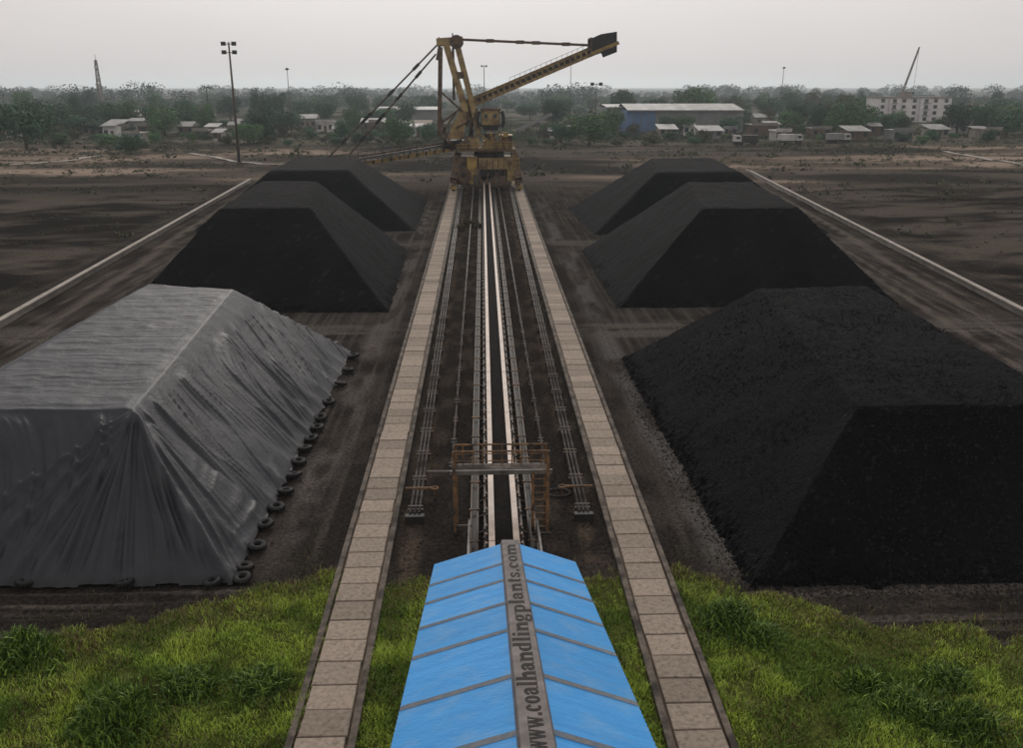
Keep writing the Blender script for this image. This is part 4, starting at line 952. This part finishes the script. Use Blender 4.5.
# long blue shed
def shed(px0, px1, Y, pyr, pye, blue_to, label, mats, bays):
    x0 = at(px0, pye, Y).x; x1 = at(px1, pye, Y).x; ze = at(px0, pye, Y).z; zr_ = at(px0, pyr, Y+14).z
    root = empty('long_shed', ((x0+x1)/2, Y, 0), label, 'shed'); xb_ = at(blue_to, pye, Y).x
    nb = bays; wb_ = (x1-x0)/nb
    for k in range(nb):
        xa, xc = x0+k*wb_, x0+(k+1)*wb_-.12
        MB().box(xa, Y, -.5, xc, Y+.3, ze-.15).build('wall_panel', M[mats[0] if xc < xb_ else mats[1]], root)
        MB().box(xc, Y-.2, -.5, xc+.12, Y+.3, ze-.15).build('column', M['shedgrey'], root)
        MB().add([(xa, Y-1, ze), (xc+.1, Y-1, ze), (xc+.1, Y+14, zr_), (xa, Y+14, zr_), (xa, Y+29, ze), (xc+.1, Y+29, ze)], [(0, 1, 2, 3), (3, 2, 5, 4)]).build('roof_sheet', M['greyroof'], root)
    MB().box(x0, Y+28, -.5, x1, Y+28.3, ze-.15).build('rear_wall', M['shedgrey'], root)
    for x in (x0, x1-.3): MB().box(x, Y+.31, -.5, x+.3, Y+27.9, ze-.2).build('end_wall', M[mats[0] if x == x0 else mats[1]], root)
    MB().box(x0-.2, Y-1.1, ze-.25, x1, Y-.9, ze+.05).build('gutter', M['white'], root)
shed(627, 744, 315, 103.5, 110, 656, 'long shed with blue end wall and pale grey roof right of machine', ('shedblue', 'shedgrey'), 16)
shed(376, 440, 420, 106.5, 109.5, 370, 'distant long shed with pale roof left behind the machine mast', ('shedgrey', 'shedgrey'), 8)
shed(606, 628, 330, 104, 107, 600, 'short pale roofed shed joining the blue shed on its left', ('shedgrey', 'shedgrey'), 3)
# four storey white building
Yb = 400; x0 = at(878, 100, Yb).x; x1 = at(952, 100, Yb).x; zt = at(900, 98, Yb).z
wbld = empty('apartment_building', ((x0+x1)/2, Yb, 0), 'four storey white block with dark windows beneath the crane boom', 'building')
MB().box(x0, Yb, -.5, x1, Yb+12, zt).build('wall', M['whitewall'], wbld)
MB().box(x0-.3, Yb-.4, zt+.002, x1+.3, Yb+12.3, zt+.5).build('parapet', M['cream'], wbld)
MB().box(x0+5, Yb-1.2, -.5, x0+9.5, Yb-.002, zt-.5).build('stair_bay', M['whitewall'], wbld)
MB().box(x1-14, Yb-1.2, -.5, x1-10, Yb-.002, zt-.5).build('stair_bay', M['whitewall'], wbld)
MB().box(x0+12, Yb+3, zt+.5, x0+16, Yb+7, zt+2.6).build('roof_tank', M['cream'], wbld)
nf = 4; fh = (zt)/nf
for f in range(nf):
    for k in range(7):
        xc = x0+(x1-x0)*(k+.5)/7; zc_ = f*fh+fh*.55; yy = Yb-.06
        if (x0+4.6 < xc < x0+9.9) or (x1-14.4 < xc < x1-9.6): yy = Yb-1.26
        wn = MB().box(xc-.8, yy-.02, zc_-.7, xc+.8, yy+.05, zc_+.75).build('window', M['kerb'], wbld)
        MB().box(xc-.65, yy-.06, zc_-.55, xc+.65, yy-.022, zc_+.6).build('pane', M['glass'], wn)
        if k % 3 == 1 and f > 0: MB().box(xc-1.3, yy-.9, zc_-1.0, xc+1.3, yy-.08, zc_-.8).build('balcony', M['cream'], wbld)
# concrete rings, inclined conveyor, trucks
for i, (px, py, lb) in enumerate(((659, 139, 'lowest pale concrete pipe ring standing before the blue shed'), (669, 132, 'middle pale concrete pipe ring standing before the blue shed'), (677, 131.5, 'rightmost pale concrete pipe ring standing before the blue shed'))):
    p = gp(px, py+3); z = 1.0
    m = MB(); n = 18
    vs = []; 
    for yy in (p.y-.6, p.y+.6):
        for rr in (.95, .62):
            for k in range(n): t = 2*math.pi*k/n; vs.append((p.x+rr*math.cos(t), yy, z+rr*math.sin(t)))
    fs = []
    for k in range(n):
        j = (k+1) % n; fs += [(k, n+k, n+j, j), (2*n+k, 2*n+j, 3*n+j, 3*n+k), (k, j, 2*n+j, 2*n+k), (n+k, 3*n+k, 3*n+j, n+j)]
    m.add(vs, fs); tag(m.build('concrete_pipe', M['white'], None, False, True), lb, 'concrete pipe', 'concrete pipe rings by the shed')
ic = empty('loading_conveyor', (at(535, 135, 290).x, 290, 0), 'small grey inclined conveyor on legs right of the machine cab', 'conveyor')
a = at(518, 130, 290); b = at(552, 114, 290)
for d in (-.7, .7): MB().beam(a+Vector((0, d, 0)), b+Vector((0, d, 0)), .2, .9).build('side_truss', M['shedgrey'], ic)
MB().beam(a, b, 1.2, .15).build('belt', M['dark'], ic)
for t in (.25, .6, .9): p = a.lerp(b, t); MB().beam(p, (p.x-1, 290, -.3), .25).beam(p, (p.x+1.2, 290, -.3), .25).build('leg', M['steel'], ic)
def truck(px, py, label, cabm, bodm, flip=1):
    p = gp(px, py); root = empty('truck', p, label, 'truck', 'trucks parked by the village')
    x, Y = p.x, p.y
    MB().box(x-3.2, Y-1.1, .7, x+3.2, Y+1.1, .95).build('chassis', M['dark'], root)
    MB().box(x-3.2*flip if flip > 0 else x-.9, Y-1.2, .96, x+.9 if flip > 0 else x+3.2, Y+1.2, 2.6).build('cargo_body', M[bodm], root)
    cx_ = x+flip*2.2
    c_ = MB().add([(cx_-1, Y-1.1, .96), (cx_+1, Y-1.1, .96), (cx_+1, Y+1.1, .96), (cx_-1, Y+1.1, .96), (cx_-.9+.0, Y-1.05, 2.5), (cx_+.75, Y-1.05, 2.5), (cx_+.75, Y+1.05, 2.5), (cx_-.9, Y+1.05, 2.5)], [(0,3,2,1),(4,5,6,7),(0,1,5,4),(1,2,6,5),(2,3,7,6),(3,0,4,7)]).build('cab', M[cabm], root)
    MB().box(cx_-.5, Y-1.13, 1.6, cx_+.5, Y-1.09, 2.2).build('side_window', M['glass'], c_)
    for xx in (x-2.4, x-1.2, x+2.2): MB().tube((xx, Y-1.15, .5), (xx, Y-.8, .5), .5, 12).tube((xx, Y+.8, .5), (xx, Y+1.15, .5), .5, 12).build('wheel', M['rubber'], root)
truck(745, 145, 'white truck with dark cargo body parked right before the long shed', 'white', 'dark', -1)
truck(790, 144, 'white boxed truck parked right of the dark bodied truck', 'white', 'white', 1)
truck(838, 143, 'pale truck parked before the green tree clump', 'white', 'shedgrey', 1)
# village boundary wall pieces and field tracks
def track(name, pts, wd, label, z=.05):
    P2 = [gp(*p) for p in pts]; V = []
    n = len(P2)
    for i, p in enumerate(P2):
        d = (P2[min(i+1, n-1)]-P2[max(i-1, 0)]).normalized(); s = Vector((-d.y, d.x, 0))
        V += [p+s*wd/2, p-s*wd/2]
    VV = []; F = []
    for i in range(n-1):
        for k in range(8):
            t = k/8; VV += [V[2*i].lerp(V[2*i+2], t), V[2*i+1].lerp(V[2*i+3], t)]
    VV += [V[-2], V[-1]]
    VV = [(v.x, v.y, float(gh(v.x, v.y))+z+.12) for v in VV]; F = [(2*k, 2*k+1, 2*k+3, 2*k+2) for k in range(len(VV)//2-1)]
    o = MB().add(VV, F).build(name, M['wall']); tag(o, label, kind='structure')
track('field_track', [(945, 152), (975, 157), (1030, 166), (1100, 176)], 1.6, 'pale straight track crossing the right field')
track('field_track', [(190, 153), (215, 157), (235, 162), (262, 164), (300, 164)], 1.3, 'pale curving track beside the four lamp mast')
track('field_track', [(0, 165), (40, 163), (75, 160), (100, 155)], 1.6, 'pale faint track in the left field')

# ------------------------------------------------------------------ trees
def leaf_cloud(seed, n, shape='round', leaf=.42):
    r = np.random.RandomState(seed); k = 15 if shape != 'bush' else 9
    cc = r.normal(0, 1, (k, 3)); cc /= np.linalg.norm(cc, axis=1)[:, None]; cc *= r.uniform(.2, .62, (k, 1)); cc[:, 2] *= .85
    rad = r.uniform(.26, .46, k)
    idx = r.randint(0, k, n); d = r.normal(0, 1, (n, 3)); d /= np.linalg.norm(d, axis=1)[:, None]
    P = cc[idx]+d*(rad[idx]*r.uniform(.55, 1.08, n)**.6)[:, None]
    return P, d
def crown_mesh(seed, n, m, leaf, sx=1., sz=1.):
    P, d = leaf_cloud(seed, n); r = np.random.RandomState(seed+1); P = P*np.array([1, 1, 1.0])
    P = P*np.array([sx, sx, sz]); nrm = d+r.normal(0, .32, d.shape); nrm /= np.linalg.norm(nrm, axis=1)[:, None]
    a = np.cross(nrm, r.normal(0, 1, d.shape)); a /= np.linalg.norm(a, axis=1)[:, None]; b = np.cross(nrm, a)
    s = leaf*r.uniform(.6, 1.4, (n, 1)); V = np.stack([P-a*s, P-b*s*.6, P+a*s, P+b*s*.6], 1).reshape(-1, 3)
    F = np.arange(4*n).reshape(-1, 4); return npmesh('crown', V, F, m, False)
def trunk_mesh(seed):
    r = random.Random(seed); m = MB(); m.tube((0, 0, -.05), (r.uniform(-.02, .02), 0, .45), .035, 7, .024)
    for k in range(5):
        a = k*1.3+r.random(); m.tube((0, 0, .34+.03*k), (.26*math.cos(a), .26*math.sin(a), .62+.05*k), .018, 5, .007)
    return m.mesh('trunk', M['trunk'])
CR = {}
for key, mt in (('A', 'leafA'), ('B', 'leafB'), ('C', 'leafC')):
    CR[key] = [crown_mesh(900+i+ord(key)*10, 3000, M[mt], .046) for i in range(5)]
TR = [trunk_mesh(i) for i in range(4)]
def tree(x, Y, height, width, key, label, grp=None, name='tree', cat='tree', bush=False):
    z = float(gh(x, Y)); root = empty(name, (x, Y, z), label, cat, grp); rr = random.Random(int(x*13+Y*7))
    t = link('trunk', rr.choice(TR), root); t.scale = (height, height, height)
    c = link('crown', rr.choice(CR[key]), root)
    ch = height*(.60 if not bush else .6); c.location = (0, 0, height*.50 if not bush else height*.46)
    c.scale = (width*.57, width*.57, ch); c.rotation_euler = (0, 0, rr.random()*6.3)
    return root
# trees one can pick out: px, top y, width px, distance, tone, label
NT = [
 (18, 92, 66, 232, 'A', 'largest dark spreading tree at the left edge of the picture'),
 (-25, 96, 60, 240, 'A', 'dark broad tree cut by the left picture edge'),
 (51, 98, 38, 300, 'A', 'mid dark tree right of the largest left edge tree'),
 (73, 90, 20, 400, 'A', 'narrow tall tree left of the lattice mast'),
 (100, 98, 40, 330, 'A', 'round dark tree in front of the lattice mast'),
 (123, 97, 34, 340, 'B', 'green tree right of the lattice mast'),
 (156, 89, 26, 520, 'A', 'tall hazy round tree between lattice mast and four lamp mast'),
 (183, 94, 38, 330, 'A', 'bushy tree in the middle left tree belt'),
 (203, 99, 28, 320, 'B', 'tree left of the four lamp mast with uneven crown'),
 (228, 91, 30, 420, 'A', 'hazy tree right behind the four lamp mast'),
 (257, 104, 38, 262, 'A', 'dark round tree right of the four lamp mast'),
 (128, 131, 38, 216, 'A', 'dark round bushy tree standing alone in the left field'),
 (246, 119, 34, 255, 'B', 'low green tree under the dark round one'),
 (344, 114, 24, 262, 'A', 'small dark tree under the machine stay ropes'),
 (398, 112, 36, 245, 'B', 'bright green tree left of the machine mast'),
 (427, 120, 24, 255, 'A', 'small dull tree just left of the machine mast'),
 (300, 96, 30, 420, 'A', 'hazy tree near the thin light mast'),
 (325, 92, 34, 500, 'A', 'hazy tree above the white flat roofed house'),
 (356, 90, 28, 480, 'A', 'tall hazy tree right above the stay rope middle'),
 (385, 92, 30, 500, 'A', 'hazy tree above the bright green one'),
 (590, 108, 56, 250, 'B', 'wide green tree below the counterweight'),
 (562, 118, 34, 255, 'A', 'dark low tree right of the inclined conveyor'),
 (611, 105, 36, 290, 'B', 'green tree behind the wide one left of the shed'),
 (622, 84, 28, 400, 'A', 'tall round tree above the shed left end'),
 (656, 94, 34, 400, 'A', 'flat topped tree above the blue wall'),
 (690, 80, 34, 390, 'B', 'tallest tree above the middle of the shed roof'),
 (707, 83, 32, 395, 'B', 'tall tree touching the tallest one on its right'),
 (735, 94, 30, 400, 'C', 'dull brown tree above the shed right end'),
 (668, 112, 22, 295, 'A', 'dark tree in front of the shed wall left of grey part'),
 (685, 111, 26, 298, 'B', 'green tree in front of the shed wall middle'),
 (733, 112, 30, 290, 'A', 'dark tree before the shed right end'),
 (770, 92, 36, 420, 'A', 'hazy tree left of the slender light mast'),
 (797, 98, 36, 330, 'A', 'dark tree right of the slender light mast'),
 (790, 86, 30, 520, 'A', 'tallest hazy tree behind the slender light mast'),
 (822, 97, 30, 300, 'A', 'dark tree left of the large green clump'),
 (847, 95, 48, 285, 'B', 'broad green tree left of the white building'),
 (866, 99, 32, 300, 'B', 'green tree touching the white building left side'),
 (888, 110, 22, 300, 'A', 'dark tree before the left of the white building'),
 (906, 113, 16, 302, 'A', 'narrow dark tree before the white building'),
 (936, 118, 26, 300, 'A', 'low tree before the right of the white building'),
 (962, 97, 34, 300, 'A', 'dark tree right of the white building'),
 (985, 100, 30, 290, 'A', 'dark tree near the right edge of tree belt'),
 (1012, 104, 40, 280, 'A', 'dark broad tree at the right picture edge'),
 (1045, 98, 50, 290, 'A', 'dark tree cut by the right picture edge'),
 (1000, 94, 34, 430, 'A', 'hazy tree behind the right edge trees'),
 (508, 128, 16, 250, 'B', 'small tree just right of the operator cab'),
 (530, 99, 34, 430, 'A', 'hazy tree under the raised arm left half'),
 (560, 97, 34, 420, 'A', 'hazy tree under the raised arm right half'),
]
for px, py, wp, Y, key, lb in NT:
    t = at(px, py, Y); hgt = t.z-float(gh(t.x, Y)); tree(t.x, Y, max(2.5, hgt), wp*Y/900*1.0, key, lb, None, 'tree', 'tree', bush=hgt < 5)
# tree belts
rr = random.Random(5); cnt = 0
zones = [(-90, 220, 'left of the four lamp mast'), (220, 440, 'between four lamp mast and machine'), (440, 620, 'behind the machine arm'), (620, 880, 'behind the long shed and houses'), (880, 1120, 'at the right behind the white building')]
for i in range(240):
    px = rr.uniform(-90, 1120); Y = 300+(rr.random()**1.1)*600; hgt = rr.uniform(6, 11)+(5 if rr.random() < .13 else 0)-(1.5 if Y > 500 else 0); wd = rr.uniform(8, 15); key = rr.choice('AABAC')
    for z in zones:
        if z[0] <= px < z[1]: zn = z[2]
    x = at(px, 100, Y).x; near = Y < 600
    if 500 > Y > 395 and 872 < px < 958: continue
    if 300 < Y < 345 and 600 < px < 750: continue
    if near and (872 < px < 958): hgt = min(hgt, 6.5)
    tree(x, Y, hgt, wd, key, f'{"tall" if hgt > 9.3 else "low"} {dict(A="dark", B="green", C="dull brownish")[key]} {"broad" if wd > 10 else "narrow"} tree in the {"nearer" if near else "farther"} belt {zn}', f'{"nearer" if near else "farther"} belt trees {zn}')
# low shrubs in the village, countable and small
for i in range(190):
    px = rr.uniform(-20, 1060); Y = rr.uniform(244, 360); hgt = rr.uniform(1.4, 4.2)
    if 440 < px < 520: continue
    x = at(px, 100, Y).x
    zn = [z[2] for z in zones if z[0] <= px < z[1]][0]
    tree(x, Y, hgt, hgt*rr.uniform(1.1, 2.2), rr.choice('AABC'), f'{"tiny" if hgt < 2.3 else "medium sized" if hgt < 3.3 else "large"} bush standing among the huts {zn}', f'low bushes among the huts {zn}', 'bush', 'bush', True)
# palm
t = at(206, 86, 420); pr = empty('palm_tree', (t.x, 420, 0), 'lone palm poking above the belt left of the four lamp mast', 'palm tree')
MB().tube((t.x, 420, -.3), (t.x, 420, t.z-1), .3, 8, .2).build('trunk', M['trunk'], pr)
m = MB()
for k in range(14):
    a = k*2*math.pi/14; p = Vector((t.x, 420, t.z-1))
    for s in range(4):
        q_ = Vector((t.x+math.cos(a)*(s+1)*.75, 420+math.sin(a)*(s+1)*.75, t.z-1+[.7, .95, .6, -.3][s]-.3*(k % 3))); m.beam(p, q_, .35, .1); p = q_
m.build('crown', M['leafA'], pr)
# far wood: one mass, uncountable
def far_wood():
    r = np.random.RandomState(9); n = 230000; per = 230; k = n//per
    Y = 640+r.rand(k)**1.4*1500; X = (r.rand(k)-.5)*1.7*(Y+150)+.03*Y; Hh = (4.5+14*ss(.42, .8, vn(X*.016, Y*.006, 5))*r.uniform(.4, 1, k)+2*r.rand(k))
    off = r.normal(0, 1, (k, per, 3)); off /= np.linalg.norm(off, axis=2)[..., None]; off *= r.uniform(.6, 1, (k, per, 1))
    P = np.stack([X, Y, Hh*.52], 1)[:, None, :]+off*np.stack([Hh*.75, Hh*.6, Hh*.5], 1)[:, None, :]
    P = P.reshape(-1, 3); N = len(P); d = r.normal(0, 1, (N, 3)); d /= np.linalg.norm(d, axis=1)[:, None]
    a = np.cross(d, r.normal(0, 1, (N, 3))); a /= np.linalg.norm(a, axis=1)[:, None]; b = np.cross(d, a); s = r.uniform(.5, 1.25, (N, 1))*(P[:, 1:2]/1100)**.5
    V = np.stack([P-a*s, P-b*s*.7, P+a*s, P+b*s*.7], 1).reshape(-1, 3)
    o = link('far_wood', npmesh('far_wood', V, np.arange(4*N).reshape(-1, 4), M['leafA'], False)); tag(o, 'continuous hazy wood along the horizon', kind='stuff')
far_wood()
# scrub: dry tufts scattered over fields
def scrub():
    r = np.random.RandomState(12); k = 17000; Y = 55+r.rand(k)**.6*330; px = r.uniform(-80, 1100, k)
    X = np.array([at(float(a), 100, float(b)).x for a, b in zip(px, Y)])
    ok = ((X < -34-.07*(Y-58)) | (X > 39+.107*(Y-58)) | (Y > 150)) & ~((np.abs(X-.7) < 8) & (Y < 175)) & (vn(X*.05, Y*.12, 3)+r.rand(k)*.6 > .70)
    X = X[ok]; Y = Y[ok]; k = len(X); per = 18; S = r.uniform(.10, .38, k)*(1+(r.rand(k) > .95)*1.8)*np.clip(Y/150, .6, 2.4)
    off = r.normal(0, .55, (k, per, 3)); off[..., 2] = np.abs(off[..., 2])*.8
    base = np.stack([X, Y, gh(X, Y)], 1)
    P = (base[:, None, :]+off*S[:, None, None]*np.array([1.5, 1, .9])).reshape(-1, 3); N = len(P)
    d = r.normal(0, 1, (N, 3)); d /= np.linalg.norm(d, axis=1)[:, None]; a = np.cross(d, r.normal(0, 1, (N, 3))); a /= np.linalg.norm(a, axis=1)[:, None]; b = np.cross(d, a)
    s = np.repeat(S, per)[:, None]*r.uniform(.2, .5, (N, 1)); V = np.stack([P-a*s, P-b*s*.6, P+a*s, P+b*s*.6], 1).reshape(-1, 3)
    o = link('scrub', npmesh('scrub', V, np.arange(4*N).reshape(-1, 4), M['leafC'], False)); tag(o, 'dry scrub tufts dotted over the fields', kind='stuff')
scrub()

# ------------------------------------------------------------------ grass
def blades(name, X, Y, Ln, wd, col, lean, m, base=None, seed=0):
    r = np.random.RandomState(seed); n = len(X); Z = gh(X, Y) if base is None else base
    a = r.rand(n)*6.283; ln = lean*r.uniform(.3, 1.4, n)*Ln; dx = np.cos(a)*ln; dy = np.sin(a)*ln
    t = r.rand(n)*6.283; px = np.cos(t)*wd/2; py = np.sin(t)*wd/2
    B = np.stack([X, Y, Z-.02], 1); S = np.stack([px, py, np.zeros(n)], 1)
    Md = B+np.stack([dx*.35, dy*.35, Ln*.6], 1); Tp = B+np.stack([dx, dy, Ln*.93], 1)
    V = np.stack([B-S, B+S, Md+S*.8, Md-S*.8, Tp], 1).reshape(-1, 3); i = np.arange(n)[:, None]*5
    F = np.concatenate([i+np.array([[0, 1, 2]]), i+np.array([[0, 2, 3]]), i+np.array([[3, 2, 4]])]).astype(int)
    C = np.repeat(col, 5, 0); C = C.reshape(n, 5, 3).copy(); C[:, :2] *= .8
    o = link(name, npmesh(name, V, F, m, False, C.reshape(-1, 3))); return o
def grass_field(name, x0, x1, y0, y1, dens, label, seed, mask=None, tall=1.0):
    r = np.random.RandomState(seed); n = int((x1-x0)*(y1-y0)*dens); X = r.uniform(x0, x1, n); Y = r.uniform(y0, y1, n)
    g = grassy(X, Y); clump = fbm(X*1.6, Y*1.6, 91, 3); patch = fbm(X*.5, Y*.5, 92, 3); fade = ss(-3.5, .2, Y-gbound(X, Y))
    keep = (r.rand(n) < g*(1-fade*.35)*(.35+1.1*ss(.25, .6, clump)))
    if mask is not None: keep &= mask(X, Y)
    X, Y, clump, patch, fade = X[keep], Y[keep], clump[keep], patch[keep], fade[keep]; n = len(X)
    Ln = (.07+.20*clump**1.5*r.uniform(.5, 1.5, n)+.09*ss(.55, .75, patch))*tall
    long_ = r.rand(n) > .985; Ln = np.where(long_, Ln*1.9, Ln)
    gA = np.array([.24, .34, .055]); gB = np.array([.47, .60, .115]); gD = np.array([.085, .16, .03]); dry = np.array([.26, .22, .11])
    u = r.rand(n, 1); col = gA*(1-u)+gB*u
    dk = ss(.46, .62, fbm(X*.7, Y*.7, 93, 3))[:, None]*.75; col = col*(1-dk)+gD*dk
    dr = (r.rand(n) < .07+.25*ss(.5, .7, fbm(X*.9, Y*.9, 94, 3))+.5*fade**2)[:, None]; col = np.where(dr, dry*r.uniform(.5, 1, (n, 1)), col)
    col = col*r.uniform(.7, 1.25, (n, 1))
    o = blades(name, X, Y, Ln, np.where(long_, .012, .022)*r.uniform(.7, 1.4, n), col, .55, M['grass'], None, seed+1); tag(o, label, kind='stuff')
grass_field('grass', -19, -4.62, 13.5, 27, 850, 'bright rough grass left of the left slab path', 21)
grass_field('grass', 5.95, 20, 13.5, 27, 850, 'bright rough grass right of the right slab path', 22)
cm_ = lambda X, Y: (X > -3.15+.0*X) & (X < 4.2)
grass_field('grass', -3.2, 4.25, 13.5, 26, 900, 'grass strips either side of the blue roof', 23, cm_)
# weeds edging into the yard
def weeds_edge():
    r = np.random.RandomState(44); n = 5200; X = r.uniform(-18, 19, n); Y = gbound(X, X*0+23)+r.normal(.3, .8, n); k = (lane(X) > 1.05) & ~((X > -1.5) & (X < 2.5) & (Y < 24)) & (fbm(X*1.3, Y*1.3, 45, 3) > .47) & ((X < -4) | (X > 5) | (r.rand(n) < .3)); X, Y = X[k], Y[k]; n = len(X)
    col = np.array([[.19, .17, .085]])*r.uniform(.4, 1.3, (n, 1)); o = blades('dry_weeds', X, Y, r.uniform(.08, .30, n), r.uniform(.01, .02, n), col, .5, M['grass'], None, 46); tag(o, 'thin dry weeds along the grass edge', kind='stuff')
    n = 900; X = np.concatenate([r.normal(-2.9, .25, n//2), r.normal(3.95, .25, n//2)]); Y = 27+r.rand(n)*90; col = np.array([[.12, .11, .06]])*r.uniform(.5, 1.4, (n, 1))
    o = blades('dry_weeds', X, Y, r.uniform(.08, .22, n), r.uniform(.02, .04, n), col, .5, M['grass'], None, 47); tag(o, 'sparse weeds beside the pipe runs', kind='stuff')
weeds_edge()
# darker weed clumps, each its own plant
def weed_clump(px, py, rad, hgt, label, seed):
    p = gp(px, py); r = np.random.RandomState(seed); root = empty('weed_bush', (p.x, p.y, 0), label, 'bush', 'dark weed bushes in the grass')
    n = int(1500*rad*rad)+500; q = r.normal(0, rad*.5, (n, 2)); X = p.x+q[:, 0]; Y = p.y+q[:, 1]; rr_ = np.hypot(q[:, 0], q[:, 1])/rad
    keep = lane(X) > .9; X, Y, rr_ = X[keep], Y[keep], rr_[keep]; n = len(X)
    Z = gh(X, Y); zz = r.rand(n)*hgt*np.clip(1-rr_**2*.7, .1, 1)
    col = np.array([[.075, .14, .028]])*(1-r.rand(n, 1)*.5)+np.array([[.17, .23, .03]])*(r.rand(n, 1)**3)
    o = blades('foliage', X, Y, r.uniform(.12, .28, n), r.uniform(.03, .06, n), col, .9, M['weed'], Z+zz, seed)
    o.parent = root; o.location = -Vector(root.location)
for i, a in enumerate([(25, 670, .9, .95, 'dark weed bush at the left picture edge'), (118, 735, 1.0, 1.1, 'dark weed bush at the bottom left nearest the camera'), (190, 690, .7, .35, 'low dark weed patch in the middle of the left grass'), (260, 688, .7, .3, 'low dark weed patch near the left slab path'), (728, 628, .8, .7, 'dark weed bush right of the right slab path near the yard'), (760, 645, .55, .4, 'dark weed bush down right of the one by the path'), (862, 688, .5, .45, 'small round dark weed bush in the right grass'), (905, 716, .8, .5, 'wide dark weed bush at the lower right'), (965, 726, .7, .45, 'dark weed bush at the bottom right corner'), (945, 682, .6, .3, 'low weed patch at the right edge of the grass')]):
    weed_clump(*a, 60+i)
# little shrubs between the tracks
for i, (px, py, s) in enumerate([(470, 226, .9), (461, 231, .7), (481, 229, .5)]):
    p = gp(px, py); r = np.random.RandomState(80+i); n = 260; X = p.x+r.normal(0, s*.4, n); Y = p.y+r.normal(0, s*.4, n)
    col = np.array([[.09, .075, .05]])*r.uniform(.4, 1.3, (n, 1)); root = empty('dry_shrub', p, ['widest brown dry shrub beside the far conveyor', 'brown dry shrub left of the widest one', 'small brown dry shrub touching the far conveyor'][i], 'shrub', 'dry shrubs between the tracks')
    o = blades('foliage', X, Y, r.uniform(.2, .7, n), r.uniform(.04, .09, n), col, .8, M['weed'], gh(X, Y)+r.rand(n)*.4*s, 90+i); o.parent = root; o.location = -Vector(root.location)

# ------------------------------------------------------------------ haze: one closed box of even air
hz = MB().box(-7000, -300, -3, 7000, 8000, 60)
hm_ = bpy.data.materials.new('haze'); hm_.use_nodes = True; hn = hm_.node_tree.nodes; hn.remove(hn['Principled BSDF'])
pv = hn.new('ShaderNodeVolumePrincipled'); pv.inputs['Color'].default_value = (.86, .945, 1, 1); pv.inputs['Density'].default_value = .0002
pv.inputs['Anisotropy'].default_value = .6
hm_.node_tree.links.new(pv.outputs[0], hn['Material Output'].inputs['Volume'])
ho = hz.build('haze', hm_); tag(ho, 'pale haze filling the air', kind='stuff'); ho.display_type = 'WIRE'
